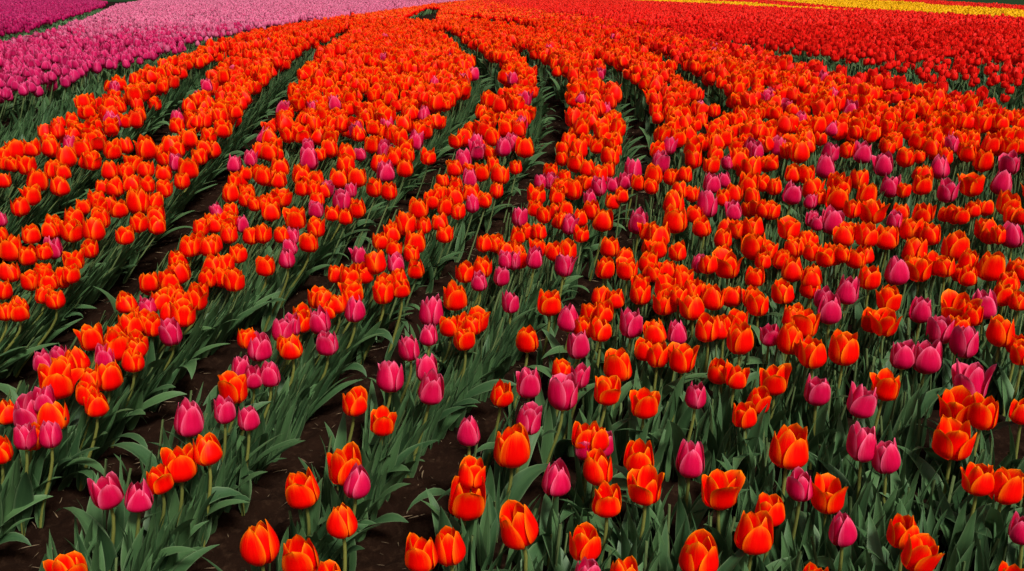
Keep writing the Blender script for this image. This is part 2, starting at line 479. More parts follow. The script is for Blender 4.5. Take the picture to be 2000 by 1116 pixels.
# ------------------------------------------------------------------ where each tulip stands: x, y, height of the head, size, colour and opening, label
TULIPS = [
 (-0.341, 1.623, -0.401, 0.78, 'Om', 48, 'cupped orange tulip standing apart, thirty-two percent across, ninety-nine percent down'),
 (0.577, 1.66, -0.425, 0.78, 'Om', 45, 'cupped orange tulip standing apart, eighty percent across, ninety-nine percent down'),
 (0.936, 1.629, -0.405, 0.78, 'Om', 38, 'cupped orange tulip standing apart, ninety-nine percent across, ninety-nine percent down'),
 (0.211, 1.654, -0.412, 0.78, 'Om', 54, 'orange tulip mostly cut off by the bottom edge, next to a cut pink one'),
 (-0.84, 1.656, -0.408, 0.91, 'Om', 68, 'orange tulip cut by the bottom edge in the dark lower left corner'),
 (0.142, 1.647, -0.403, 0.78, 'Pm', 50, 'pink tulip cut off by the bottom edge below an orange one'),
 (-0.413, 1.711, -0.406, 0.99, 'Om', 71, 'orange tulip cut by the bottom edge, right beside the tall closed orange one'),
 (0.796, 1.716, -0.406, 0.9, 'Oo', 78, 'wide-open orange tulip, lower of the two touching near the bottom right edge'),
 (0.364, 1.714, -0.402, 1.07, 'Om', 78, 'biggest orange tulip at the bottom edge, rounded with folded inner petals'),
 (-0.175, 1.7, -0.391, 0.89, 'Om', 65, 'orange tulip cut by the bottom edge, front one of the touching pair at bottom centre'),
 (-0.124, 1.75, -0.409, 0.89, 'Om', 61, 'rounded orange tulip, right-hand one of the touching pair at the bottom edge'),
 (-0.494, 1.729, -0.389, 1.05, 'Oc', 72, 'tall closed orange tulip standing alone over dark soil at the bottom edge'),
 (0.144, 1.74, -0.393, 0.89, 'Om', 64, 'orange tulip with a pointed back petal, just above a pink one at the bottom edge'),
 (0.483, 1.771, -0.389, 1.03, 'Om', 72, 'broad orange tulip in front of a narrower orange one, near the bottom edge'),
 (0.799, 1.811, -0.41, 0.87, 'Om', 60, 'orange tulip, upper one of the two touching near the bottom right edge'),
 (0.662, 1.778, -0.388, 0.83, 'Pc', 50, 'small closed pink tulip below and right of the flared orange one'),
 (1.03, 1.792, -0.393, 0.78, 'Pc', 28, 'pink tulip half cut off by the right edge, near the bottom corner'),
 (0.013, 1.784, -0.382, 1.07, 'Om', 75, 'big orange tulip tilted to one side, bottom centre, showing its folded inner petals'),
 (-0.344, 1.799, -0.377, 0.88, 'Oc', 59, 'rounded closed orange tulip directly below the orange and pink touching pair'),
 (0.529, 1.834, -0.372, 0.84, 'Om', 58, 'narrower orange tulip standing behind the broad one near the bottom edge'),
 (0.197, 1.865, -0.368, 0.85, 'Om', 58, 'orange tulip with a notched open front, lowest of a stair of three orange blooms'),
 (-0.096, 1.919, -0.394, 1.12, 'Om', 74, 'large orange tulip covering another orange one behind it, left of the tilted bloom'),
 (0.673, 1.912, -0.382, 0.95, 'Oo', 75, 'orange tulip with petals flared to both sides, touching a pink one'),
 (-0.784, 1.884, -0.365, 0.89, 'Pc', 51, 'tall closed pink tulip pressed against an orange one, over bare soil near lower left corner'),
 (0.45, 1.949, -0.39, 1.01, 'Oo', 64, 'orange tulip with one petal flaring sideways like a beak, alone on its stem'),
 (-0.859, 1.9, -0.365, 0.95, 'Pm', 56, "pink tulip over bare soil, foremost and leftmost of the pair at the bed's near end"),
 (-0.452, 1.935, -0.378, 1.01, 'Om', 66, 'orange tulip leaning left over the bare path, one petal standing up at its back'),
 (0.283, 1.911, -0.361, 0.93, 'Oo', 62, 'orange tulip with one petal sticking up high, tucked under another orange one'),
 (0.613, 1.913, -0.359, 0.83, 'Pm', 49, 'pink tulip pressed against the flared orange bloom on its right, lower right'),
 (1.079, 1.969, -0.387, 1.01, 'Oo', 78, 'very wide orange tulip, right-hand half of the touching pair at the right edge'),
 (-0.334, 1.943, -0.367, 0.89, 'Pc', 50, 'closed pink tulip peeking out from behind an orange one, near the bottom'),
 (0.096, 1.953, -0.363, 0.96, 'Pc', 54, 'closed dark pink tulip on a long stem, alone among leaves at lower centre'),
 (1.022, 1.976, -0.375, 0.9, 'Om', 58, 'orange tulip, left-hand half of the touching pair at the right edge'),
 (-0.777, 1.982, -0.378, 0.82, 'Om', 52, 'orange tulip between a tall pink one and a fuller orange one at the lower left'),
 (-0.086, 1.959, -0.351, 0.83, 'Om', 54, 'orange tulip half hidden right behind a larger orange one, beside the soil path'),
 (0.193, 2.023, -0.374, 0.93, 'Om', 59, 'orange tulip in front of two pink ones, middle of a stair of blooms'),
 (-0.375, 2.026, -0.371, 1.02, 'Om', 64, 'orange tulip half covering a closed pink one, above a rounded orange one'),
 (-0.747, 2.037, -0.371, 0.98, 'Om', 61, 'full orange tulip, middle of the three orange ones in a slanting row, lower left'),
 (0.402, 2.043, -0.364, 0.97, 'Pm', 54, 'pink tulip alone on a long straight stem, above the flared orange one'),
 (0.849, 2.061, -0.365, 0.95, 'Pm', 52, 'pink tulip, lower and right one of the touching pink pair at lower right'),
 (0.286, 2.037, -0.353, 0.94, 'Om', 59, 'orange tulip sitting right on top of the one with the raised petal'),
 (-1.181, 2.097, -0.366, 0.78, 'Om', 22, 'cupped orange tulip standing apart, zero percent across, seventy-nine percent down'),
 (-0.693, 2.065, -0.349, 0.87, 'Om', 54, 'orange tulip just below the big pink one, topmost of the slanting lower-left row'),
 (0.626, 2.057, -0.339, 1.19, 'Om', 74, 'wide orange tulip alone, deep notch in front, above the touching pink and orange pair'),
 (0.0, 2.117, -0.367, 1.18, 'Om', 71, 'orange tulip with flared outer petals right under a ragged pink one'),
 (0.17, 2.103, -0.359, 0.78, 'Pm', 32, 'cupped pink tulip in front of an orange one, fifty-seven percent across, seventy-eight percent down'),
 (0.212, 2.124, -0.362, 0.78, 'Pm', 38, 'cupped pink tulip right beside an orange one, fifty-nine percent across, seventy-eight percent down'),
 (0.801, 2.085, -0.342, 1.05, 'Pm', 58, 'pink tulip, upper and left one of the touching pink pair at lower right'),
 (1.034, 2.137, -0.356, 1.19, 'Oo', 85, 'big ruffled orange tulip, frontmost of the heavy clump near the right side'),
 (0.194, 2.094, -0.336, 0.78, 'Om', 40, 'cupped orange tulip right beside a pink one, fifty-eight percent across, seventy-seven percent down'),
 (-1.132, 2.156, -0.36, 0.78, 'Om', 28, 'cupped orange tulip right beside a pink one, three percent across, seventy-seven percent down'),
 (-1.122, 2.104, -0.334, 0.78, 'Pm', 30, 'cupped pink tulip right beside an orange one, two percent across, seventy-seven percent down'),
 (0.17, 2.109, -0.333, 0.88, 'Om', 54, 'cupped orange tulip behind a pink one, fifty-seven percent across, seventy-six percent down'),
 (-1.079, 2.135, -0.345, 0.78, 'Pm', 30, 'cupped pink tulip in front of an orange one, five percent across, seventy-six percent down'),
 (-0.101, 2.144, -0.341, 0.85, 'Pc', 44, 'closed pink tulip alone on a short visible stem in front of bare soil'),
 (-0.31, 2.196, -0.339, 0.79, 'Oo', 55, 'orange tulip with spread petals and a long bare stem beside the bare soil path'),
 (-0.788, 2.238, -0.35, 1.07, 'Pm', 55, 'large cupped pink tulip overhanging the soil path, right above the slanting orange trio'),
 (0.041, 2.189, -0.328, 0.91, 'Po', 55, 'wide-open pink tulip behind an orange one, fifty-two percent across, seventy-four percent down'),
 (-0.629, 2.19, -0.325, 0.78, 'Pm', 38, 'cupped pink tulip in front of an orange one, twenty-four percent across, seventy-three percent down'),
 (-1.129, 2.262, -0.35, 1.03, 'Om', 59, 'ruffled orange tulip just right of the dark pink one near the left edge'),
 (1.128, 2.203, -0.321, 0.94, 'Om', 55, 'cupped orange tulip in front of a pink one, ninety-six percent across, seventy-three percent down'),
 (0.571, 2.262, -0.347, 0.83, 'Om', 48, 'cupped orange tulip right beside another orange one, seventy-three percent across, seventy-three percent down'),
 (1.255, 2.264, -0.342, 0.78, 'Om', 28, 'cupped orange tulip standing apart, ninety-nine percent across, seventy-two percent down'),
 (-1.191, 2.271, -0.344, 1.14, 'Pm', 58, 'dark pink tulip beside a ruffled orange one at the left edge'),
 (-1.25, 2.278, -0.347, 0.78, 'Oc', 35, 'closed orange tulip near a pink one, one percent across, seventy-two percent down'),
 (-0.702, 2.247, -0.333, 0.78, 'Pm', 36, 'cupped pink tulip in front of an orange one, twenty-two percent across, seventy-two percent down'),
 (1.087, 2.253, -0.332, 1.06, 'Oo', 72, 'wide-open orange tulip in front of a pink one, ninety-three percent across, seventy-two percent down'),
 (-1.035, 2.297, -0.336, 0.78, 'Om', 38, 'cupped orange tulip in front of another orange one, nine percent across, seventy-one percent down'),
 (0.332, 2.314, -0.341, 0.93, 'Oo', 62, 'wide-open orange tulip near another orange one, sixty-three percent across, seventy-one percent down'),
 (-0.385, 2.258, -0.314, 0.83, 'Om', 48, 'orange tulip alone above the soil path, beside the spread one on a bare stem'),
 (0.861, 2.273, -0.317, 1.03, 'Pm', 52, 'cupped pink tulip right beside an orange one, eighty-four percent across, seventy percent down'),
 (0.623, 2.334, -0.341, 0.83, 'Om', 46, 'cupped orange tulip right beside another orange one, seventy-four percent across, seventy percent down'),
 (-1.147, 2.265, -0.311, 0.78, 'Pm', 20, 'cupped pink tulip standing apart, four percent across, seventy percent down'),
 (0.457, 2.298, -0.314, 0.82, 'Pm', 41, 'cupped pink tulip standing apart, sixty-eight percent across, sixty-nine percent down'),
 (-0.026, 2.338, -0.324, 0.81, 'Om', 45, 'cupped orange tulip near a pink one, forty-nine percent across, sixty-nine percent down'),
 (-1.066, 2.327, -0.319, 0.78, 'Om', 35, 'cupped orange tulip behind another orange one, nine percent across, sixty-nine percent down'),
 (0.129, 2.34, -0.323, 1.12, 'Po', 64, 'broad spread pink tulip on two visible stems, just right of the soil path'),
 (0.237, 2.313, -0.307, 0.87, 'Oo', 59, 'wide-open orange tulip right beside a pink one, fifty-nine percent across, sixty-nine percent down'),
 (0.777, 2.358, -0.323, 0.99, 'Pm', 49, 'cupped pink tulip in front of an orange one, eighty percent across, sixty-eight percent down'),
 (-0.204, 2.339, -0.312, 0.98, 'Pm', 49, 'cupped pink tulip in front of another pink one, forty-two percent across, sixty-eight percent down'),
 (-0.708, 2.358, -0.318, 0.97, 'Oo', 64, 'wide-open orange tulip in front of a pink one, twenty-three percent across, sixty-eight percent down'),
 (0.946, 2.348, -0.307, 0.92, 'Oo', 61, 'wide-open orange tulip right beside a pink one, eighty-six percent across, sixty-eight percent down'),
 (1.168, 2.364, -0.31, 1.21, 'Po', 69, 'wide-open pink tulip behind an orange one, ninety-five percent across, sixty-seven percent down'),
 (0.042, 2.347, -0.3, 0.94, 'Po', 54, 'wide-open pink tulip right beside an orange one, fifty-two percent across, sixty-seven percent down'),
 (-1.156, 2.36, -0.298, 1.15, 'Oo', 76, 'large wide-open orange tulip over dark soil, below a pair of pink ones at left'),
 (0.686, 2.441, -0.327, 0.98, 'Oo', 62, 'wide-open orange tulip behind another orange one, seventy-six percent across, sixty-seven percent down'),
 (-1.082, 2.387, -0.305, 0.78, 'Om', 28, 'cupped orange tulip behind another orange one, nine percent across, sixty-seven percent down'),
 (0.583, 2.414, -0.309, 0.78, 'Om', 42, 'cupped orange tulip right beside another orange one, seventy-two percent across, sixty-six percent down'),
 (0.177, 2.426, -0.313, 0.78, 'Pm', 38, 'cupped pink tulip right beside an orange one, fifty-seven percent across, sixty-six percent down'),
 (-0.672, 2.416, -0.308, 0.78, 'Pm', 35, 'cupped pink tulip near an orange one, twenty-five percent across, sixty-six percent down'),
 (-0.316, 2.42, -0.308, 1.09, 'Pm', 52, 'cupped pink tulip behind an orange one, thirty-eight percent across, sixty-six percent down'),
 (-1.063, 2.446, -0.318, 1.0, 'Om', 54, 'cupped orange tulip in front of a pink one, ten percent across, sixty-six percent down'),
 (-0.632, 2.431, -0.31, 0.81, 'Pm', 36, 'cupped pink tulip right beside another pink one, twenty-six percent across, sixty-six percent down'),
 (0.55, 2.473, -0.316, 0.85, 'Om', 42, 'cupped orange tulip near a pink one, seventy percent across, sixty-five percent down'),
 (0.133, 2.476, -0.313, 0.78, 'Om', 30, 'cupped orange tulip near a pink one, fifty-five percent across, sixty-five percent down'),
 (-0.225, 2.459, -0.305, 0.87, 'Pm', 41, 'cupped pink tulip behind another pink one, forty-two percent across, sixty-five percent down'),
 (-0.717, 2.464, -0.303, 0.78, 'Pm', 32, 'cupped pink tulip behind an orange one, twenty-four percent across, sixty-five percent down'),
 (-1.172, 2.44, -0.291, 0.84, 'Om', 45, 'cupped orange tulip in front of a pink one, six percent across, sixty-four percent down'),
 (0.284, 2.49, -0.306, 1.04, 'Om', 55, 'cupped orange tulip in front of a pink one, sixty percent across, sixty-four percent down'),
 (-1.237, 2.466, -0.286, 0.78, 'Pm', 30, 'cupped pink tulip right beside an orange one, four percent across, sixty-three percent down'),
 (-1.011, 2.494, -0.293, 0.81, 'Om', 42, 'cupped orange tulip in front of another orange one, thirteen percent across, sixty-three percent down'),
 (0.461, 2.531, -0.303, 0.95, 'Oo', 59, 'wide-open orange tulip in front of a pink one, sixty-seven percent across, sixty-three percent down'),
 (1.131, 2.551, -0.303, 1.2, 'Pm', 55, 'cupped pink tulip right beside another pink one, ninety percent across, sixty-three percent down'),
 (-1.233, 2.551, -0.303, 0.78, 'Pm', 35, 'cupped pink tulip behind an orange one, six percent across, sixty-three percent down'),
 (-1.098, 2.525, -0.293, 0.78, 'Pm', 32, 'cupped pink tulip right beside an orange one, ten percent across, sixty-three percent down'),
 (1.052, 2.523, -0.289, 0.98, 'Pm', 45, 'cupped pink tulip behind an orange one, eighty-eight percent across, sixty-two percent down'),
 (0.4, 2.565, -0.305, 0.84, 'Om', 42, 'cupped orange tulip right beside a pink one, sixty-four percent across, sixty-two percent down'),
 (1.395, 2.567, -0.302, 0.78, 'Om', 28, 'cupped orange tulip in front of another orange one, ninety-nine percent across, sixty-two percent down'),
 (0.811, 2.53, -0.286, 1.03, 'Om', 54, 'cupped orange tulip behind a pink one, seventy-nine percent across, sixty-two percent down'),
 (0.912, 2.579, -0.291, 1.15, 'Om', 59, 'cupped orange tulip in front of a pink one, eighty-two percent across, sixty-one percent down'),
 (-0.282, 2.568, -0.287, 0.88, 'Pm', 40, 'cupped pink tulip right beside another pink one, forty percent across, sixty-one percent down'),
 (-1.02, 2.542, -0.274, 0.78, 'Om', 32, 'cupped orange tulip behind another orange one, thirteen percent across, sixty-one percent down'),
 (-0.609, 2.587, -0.288, 0.88, 'Om', 45, 'cupped orange tulip in front of a pink one, twenty-eight percent across, sixty-one percent down'),
 (-0.699, 2.598, -0.291, 1.02, 'Pm', 46, 'cupped pink tulip right beside an orange one, twenty-five percent across, sixty-one percent down'),
 (-1.083, 2.566, -0.279, 1.0, 'Om', 51, 'cupped orange tulip right beside a pink one, eleven percent across, sixty-one percent down'),
 (0.182, 2.596, -0.288, 0.97, 'Pm', 44, 'cupped pink tulip in front of an orange one, fifty-six percent across, sixty-one percent down'),
 (1.412, 2.629, -0.294, 0.78, 'Om', 28, 'cupped orange tulip behind another orange one, ninety-nine percent across, sixty percent down'),
 (-0.519, 2.639, -0.294, 0.95, 'Pm', 42, 'cupped pink tulip in front of an orange one, thirty-two percent across, sixty percent down'),
 (1.265, 2.627, -0.287, 1.17, 'Pm', 52, 'cupped pink tulip in front of an orange one, ninety-four percent across, sixty percent down'),
 (0.779, 2.631, -0.283, 1.02, 'Om', 51, 'cupped orange tulip right beside a pink one, seventy-seven percent across, sixty percent down'),
 (0.628, 2.593, -0.27, 1.0, 'Om', 51, 'cupped orange tulip near a pink one, seventy-two percent across, sixty percent down'),
 (0.043, 2.649, -0.29, 0.9, 'Om', 45, 'cupped orange tulip standing apart, fifty-two percent across, sixty percent down'),
 (-0.135, 2.648, -0.286, 0.83, 'Om', 41, 'cupped orange tulip in front of another orange one, forty-five percent across, fifty-nine percent down'),
 (-1.192, 2.666, -0.29, 0.89, 'Oo', 52, 'wide-open orange tulip behind a pink one, nine percent across, fifty-nine percent down'),
 (-0.737, 2.617, -0.271, 0.78, 'Om', 28, 'cupped orange tulip right beside a pink one, twenty-four percent across, fifty-nine percent down'),
 (-0.234, 2.65, -0.276, 0.78, 'Pm', 30, 'cupped pink tulip in front of another pink one, forty-two percent across, fifty-nine percent down'),
 (0.732, 2.678, -0.284, 0.82, 'Pm', 36, 'cupped pink tulip near an orange one, seventy-five percent across, fifty-nine percent down'),
 (-1.117, 2.659, -0.278, 0.78, 'Om', 32, 'cupped orange tulip behind another orange one, eleven percent across, fifty-nine percent down'),
 (0.472, 2.695, -0.286, 0.86, 'Pm', 38, 'cupped pink tulip behind an orange one, sixty-six percent across, fifty-nine percent down'),
 (-0.983, 2.715, -0.291, 0.98, 'Pm', 42, 'cupped pink tulip in front of an orange one, seventeen percent across, fifty-eight percent down'),
 (0.403, 2.658, -0.272, 0.9, 'Om', 45, 'cupped orange tulip right beside a pink one, sixty-four percent across, fifty-eight percent down'),
 (1.376, 2.652, -0.268, 1.03, 'Om', 51, 'cupped orange tulip in front of a pink one, ninety-eight percent across, fifty-eight percent down'),
 (-0.648, 2.665, -0.265, 0.93, 'Pm', 41, 'cupped pink tulip behind an orange one, twenty-eight percent across, fifty-eight percent down'),
 (1.228, 2.706, -0.277, 1.09, 'Pm', 48, 'cupped pink tulip right beside an orange one, ninety-two percent across, fifty-eight percent down'),
 (0.249, 2.661, -0.261, 0.9, 'Om', 45, 'cupped orange tulip in front of another orange one, fifty-nine percent across, fifty-eight percent down'),
 (0.562, 2.717, -0.278, 0.97, 'Om', 48, 'cupped orange tulip right beside another orange one, sixty-nine percent across, fifty-eight percent down'),
 (0.207, 2.731, -0.283, 0.78, 'Om', 28, 'cupped orange tulip behind a pink one, fifty-seven percent across, fifty-eight percent down'),
 (-1.052, 2.757, -0.284, 0.81, 'Om', 35, 'cupped orange tulip in front of a pink one, fifteen percent across, fifty-seven percent down'),
 (-0.18, 2.711, -0.269, 0.78, 'Om', 28, 'cupped orange tulip right beside another orange one, forty-four percent across, fifty-seven percent down'),
 (1.28, 2.698, -0.264, 0.78, 'Om', 32, 'cupped orange tulip behind a pink one, ninety-four percent across, fifty-seven percent down'),
 (-0.636, 2.728, -0.274, 0.78, 'Pm', 28, 'cupped pink tulip right beside an orange one, twenty-eight percent across, fifty-seven percent down'),
 (-1.1, 2.72, -0.27, 0.92, 'Om', 45, 'cupped orange tulip right beside a pink one, thirteen percent across, fifty-seven percent down'),
 (0.344, 2.731, -0.271, 1.01, 'Pm', 44, 'cupped pink tulip near an orange one, sixty-two percent across, fifty-seven percent down'),
 (-0.114, 2.721, -0.268, 0.78, 'Om', 38, 'cupped orange tulip right beside another orange one, forty-six percent across, fifty-seven percent down'),
 (0.625, 2.768, -0.284, 0.78, 'Om', 35, 'cupped orange tulip right beside another orange one, seventy-one percent across, fifty-seven percent down'),
 (0.844, 2.734, -0.269, 1.08, 'Oo', 62, 'wide-open orange tulip right beside another orange one, seventy-eight percent across, fifty-seven percent down'),
 (-0.146, 2.765, -0.279, 0.78, 'Om', 30, 'cupped orange tulip right beside another orange one, forty-five percent across, fifty-seven percent down'),
 (1.095, 2.78, -0.28, 1.05, 'Oo', 60, 'wide-open orange tulip near a pink one, eighty-six percent across, fifty-six percent down'),
 (-0.562, 2.768, -0.276, 0.94, 'Pm', 40, 'cupped pink tulip in front of an orange one, thirty-one percent across, fifty-six percent down'),
 (-0.615, 2.764, -0.273, 0.78, 'Om', 31, 'cupped orange tulip right beside a pink one, twenty-nine percent across, fifty-six percent down'),
 (-1.1, 2.802, -0.279, 0.78, 'Om', 32, 'cupped orange tulip in front of a pink one, fourteen percent across, fifty-six percent down'),
 (0.166, 2.754, -0.26, 1.02, 'Pc', 42, 'closed pink tulip right beside an orange one, fifty-six percent across, fifty-six percent down'),
 (0.811, 2.739, -0.255, 0.78, 'Om', 28, 'cupped orange tulip right beside another orange one, seventy-seven percent across, fifty-six percent down'),
 (1.348, 2.771, -0.257, 0.78, 'Om', 38, 'cupped orange tulip right beside a pink one, ninety-five percent across, fifty-five percent down'),
 (-0.968, 2.789, -0.257, 0.99, 'Oo', 56, 'wide-open orange tulip behind a pink one, eighteen percent across, fifty-five percent down'),
 (0.233, 2.832, -0.269, 0.8, 'Om', 38, 'cupped orange tulip near a pink one, fifty-eight percent across, fifty-five percent down'),
 (-0.24, 2.817, -0.262, 1.1, 'Pm', 46, 'cupped pink tulip right beside an orange one, forty-two percent across, fifty-five percent down'),
 (0.268, 2.778, -0.25, 0.78, 'Om', 28, 'cupped orange tulip right beside another orange one, fifty-nine percent across, fifty-five percent down'),
 (-1.463, 2.815, -0.258, 0.78, 'Om', 29, 'cupped orange tulip right beside another orange one, two percent across, fifty-five percent down'),
 (1.336, 2.845, -0.265, 1.16, 'Oo', 65, 'wide-open orange tulip right beside a pink one, ninety-four percent across, fifty-four percent down'),
 (0.951, 2.841, -0.264, 1.08, 'Pm', 45, 'cupped pink tulip in front of another pink one, eighty-one percent across, fifty-four percent down'),
 (1.221, 2.835, -0.262, 0.99, 'Pm', 41, 'cupped pink tulip right beside another pink one, ninety percent across, fifty-four percent down'),
 (-1.5, 2.81, -0.254, 0.78, 'Om', 32, 'cupped orange tulip right beside another orange one, one percent across, fifty-four percent down'),
 (-0.466, 2.809, -0.252, 0.95, 'Pc', 39, 'closed pink tulip in front of an orange one, thirty-five percent across, fifty-four percent down'),
 (-0.557, 2.865, -0.268, 0.78, 'Om', 28, 'cupped orange tulip behind a pink one, thirty-two percent across, fifty-four percent down'),
 (0.542, 2.863, -0.259, 1.02, 'Om', 48, 'cupped orange tulip in front of another orange one, sixty-eight percent across, fifty-four percent down'),
 (-1.089, 2.836, -0.248, 0.78, 'Pm', 28, 'cupped pink tulip behind an orange one, fourteen percent across, fifty-four percent down'),
 (1.433, 2.89, -0.259, 1.16, 'Pm', 48, 'cupped pink tulip behind an orange one, ninety-six percent across, fifty-three percent down'),
 (0.733, 2.834, -0.242, 0.9, 'Om', 42, 'cupped orange tulip behind a pink one, seventy-four percent across, fifty-three percent down'),
 (0.466, 2.911, -0.263, 0.95, 'Om', 44, 'cupped orange tulip behind a pink one, sixty-five percent across, fifty-three percent down'),
 (-0.528, 2.882, -0.255, 0.78, 'Oc', 30, 'closed orange tulip near a pink one, thirty-three percent across, fifty-three percent down'),
 (-0.005, 2.914, -0.262, 0.83, 'Pm', 34, 'cupped pink tulip in front of another pink one, fifty percent across, fifty-three percent down'),
 (0.111, 2.847, -0.24, 1.01, 'Om', 48, 'cupped orange tulip right beside a pink one, fifty-four percent across, fifty-three percent down'),
 (-1.157, 2.855, -0.24, 0.89, 'Oc', 40, 'closed orange tulip near a pink one, twelve percent across, fifty-three percent down'),
 (-0.997, 2.859, -0.241, 0.78, 'Om', 32, 'cupped orange tulip behind another orange one, eighteen percent across, fifty-three percent down'),
 (1.14, 2.881, -0.244, 0.95, 'Oo', 52, 'wide-open orange tulip in front of a pink one, eighty-seven percent across, fifty-three percent down'),
 (-1.06, 2.875, -0.242, 0.89, 'Om', 41, 'cupped orange tulip right beside a pink one, sixteen percent across, fifty-three percent down'),
 (1.542, 2.895, -0.248, 0.81, 'Om', 38, 'cupped orange tulip right beside another orange one, ninety-nine percent across, fifty-three percent down'),
 (-0.576, 2.915, -0.251, 0.82, 'Om', 38, 'cupped orange tulip behind another orange one, thirty-two percent across, fifty-two percent down'),
 (-1.384, 2.884, -0.241, 0.78, 'Om', 36, 'cupped orange tulip right beside another orange one, five percent across, fifty-two percent down'),
 (0.944, 2.889, -0.243, 0.78, 'Pm', 30, 'cupped pink tulip right beside an orange one, eighty percent across, fifty-two percent down'),
 (-0.968, 2.915, -0.249, 0.93, 'Om', 42, 'cupped orange tulip right beside another orange one, nineteen percent across, fifty-two percent down'),
 (0.314, 2.901, -0.244, 0.78, 'Om', 28, 'cupped orange tulip near another orange one, sixty percent across, fifty-two percent down'),
 (0.618, 2.926, -0.25, 0.98, 'Om', 45, 'cupped orange tulip right beside another orange one, seventy percent across, fifty-two percent down'),
 (-0.175, 2.932, -0.249, 1.04, 'Om', 48, 'cupped orange tulip right beside a pink one, forty-four percent across, fifty-two percent down'),
 (0.272, 2.93, -0.247, 0.78, 'Om', 32, 'cupped orange tulip behind another orange one, fifty-nine percent across, fifty-two percent down'),
 (0.678, 2.925, -0.243, 0.78, 'Om', 30, 'cupped orange tulip near another orange one, seventy-two percent across, fifty-two percent down'),
 (1.52, 2.955, -0.25, 0.88, 'Om', 40, 'cupped orange tulip right beside a pink one, ninety-eight percent across, fifty-two percent down'),
 (0.505, 2.889, -0.23, 0.78, 'Om', 32, 'cupped orange tulip in front of another orange one, sixty-six percent across, fifty-two percent down'),
 (-1.464, 2.984, -0.255, 0.78, 'Om', 35, 'cupped orange tulip right beside another orange one, four percent across, fifty-two percent down'),
 (0.403, 2.991, -0.253, 0.95, 'Om', 42, 'cupped orange tulip in front of another orange one, sixty-three percent across, fifty-one percent down'),
 (-0.397, 2.941, -0.238, 0.9, 'Om', 41, 'cupped orange tulip in front of another orange one, thirty-seven percent across, fifty-one percent down'),
 (1.031, 2.933, -0.231, 1.05, 'Pm', 42, 'cupped pink tulip near an orange one, eighty-three percent across, fifty-one percent down'),
 (0.84, 2.959, -0.239, 0.99, 'Om', 45, 'cupped orange tulip in front of another orange one, seventy-six percent across, fifty-one percent down'),
 (-0.495, 2.949, -0.236, 0.97, 'Oo', 52, 'wide-open orange tulip behind a pink one, thirty-four percent across, fifty-one percent down'),
 (0.561, 2.964, -0.236, 0.78, 'Om', 32, 'cupped orange tulip in front of another orange one, sixty-eight percent across, fifty-one percent down'),
 (-1.608, 3.013, -0.251, 0.78, 'Om', 25, 'cupped orange tulip behind another orange one, zero percent across, fifty-one percent down'),
 (0.945, 3.019, -0.244, 0.9, 'Om', 40, 'cupped orange tulip behind a pink one, seventy-nine percent across, fifty percent down'),
 (-0.344, 2.952, -0.225, 0.78, 'Om', 30, 'cupped orange tulip in front of another orange one, thirty-nine percent across, fifty percent down'),
 (-0.407, 3.04, -0.239, 0.85, 'Om', 38, 'cupped orange tulip behind another orange one, thirty-eight percent across, fifty percent down'),
 (0.404, 3.019, -0.233, 0.79, 'Om', 35, 'cupped orange tulip behind another orange one, sixty-two percent across, fifty percent down'),
 (1.578, 3.054, -0.239, 0.79, 'Om', 35, 'cupped orange tulip behind another orange one, ninety-eight percent across, fifty percent down'),
 (-1.154, 3.047, -0.233, 0.85, 'Om', 38, 'cupped orange tulip behind a pink one, fifteen percent across, forty-nine percent down'),
 (-0.103, 3.01, -0.222, 0.78, 'Pm', 25, 'cupped pink tulip in front of an orange one, forty-seven percent across, forty-nine percent down'),
 (0.544, 3.048, -0.229, 0.96, 'Om', 42, 'cupped orange tulip behind another orange one, sixty-seven percent across, forty-nine percent down'),
 (-0.894, 3.08, -0.238, 0.92, 'Om', 40, 'cupped orange tulip right beside another orange one, twenty-three percent across, forty-nine percent down'),
 (-1.545, 3.073, -0.236, 0.86, 'Om', 38, 'cupped orange tulip right beside another orange one, three percent across, forty-nine percent down'),
 (-1.478, 3.053, -0.23, 0.85, 'Om', 38, 'cupped orange tulip in front of another orange one, five percent across, forty-nine percent down'),
 (-1.078, 3.007, -0.217, 0.84, 'Om', 38, 'cupped orange tulip right beside another orange one, sixteen percent across, forty-nine percent down'),
 (1.144, 3.067, -0.226, 0.97, 'Om', 42, 'cupped orange tulip near a pink one, eighty-five percent across, forty-nine percent down'),
 (0.945, 3.022, -0.213, 0.9, 'Om', 40, 'cupped orange tulip behind another orange one, seventy-nine percent across, forty-nine percent down'),
 (-0.98, 3.082, -0.23, 0.8, 'Om', 35, 'cupped orange tulip in front of another orange one, twenty percent across, forty-nine percent down'),
 (0.771, 3.039, -0.214, 0.85, 'Om', 38, 'cupped orange tulip in front of another orange one, seventy-four percent across, forty-nine percent down'),
 (1.483, 3.118, -0.236, 0.81, 'Om', 35, 'cupped orange tulip in front of another orange one, ninety-four percent across, forty-nine percent down'),
 (-0.516, 3.04, -0.21, 0.9, 'Om', 40, 'cupped orange tulip in front of a pink one, thirty-four percent across, forty-eight percent down'),
 (-1.085, 3.113, -0.226, 0.92, 'Om', 40, 'cupped orange tulip behind another orange one, seventeen percent across, forty-eight percent down'),
 (-0.483, 3.143, -0.234, 0.82, 'Om', 35, 'cupped orange tulip in front of a pink one, thirty-six percent across, forty-eight percent down'),
 (-0.152, 3.118, -0.221, 0.9, 'Om', 39, 'cupped orange tulip right beside a pink one, forty-five percent across, forty-eight percent down'),
 (1.235, 3.08, -0.208, 1.16, 'Pm', 45, 'cupped pink tulip right beside an orange one, eighty-eight percent across, forty-eight percent down'),
 (-1.63, 3.113, -0.217, 0.92, 'Om', 40, 'cupped orange tulip behind another orange one, one percent across, forty-eight percent down'),
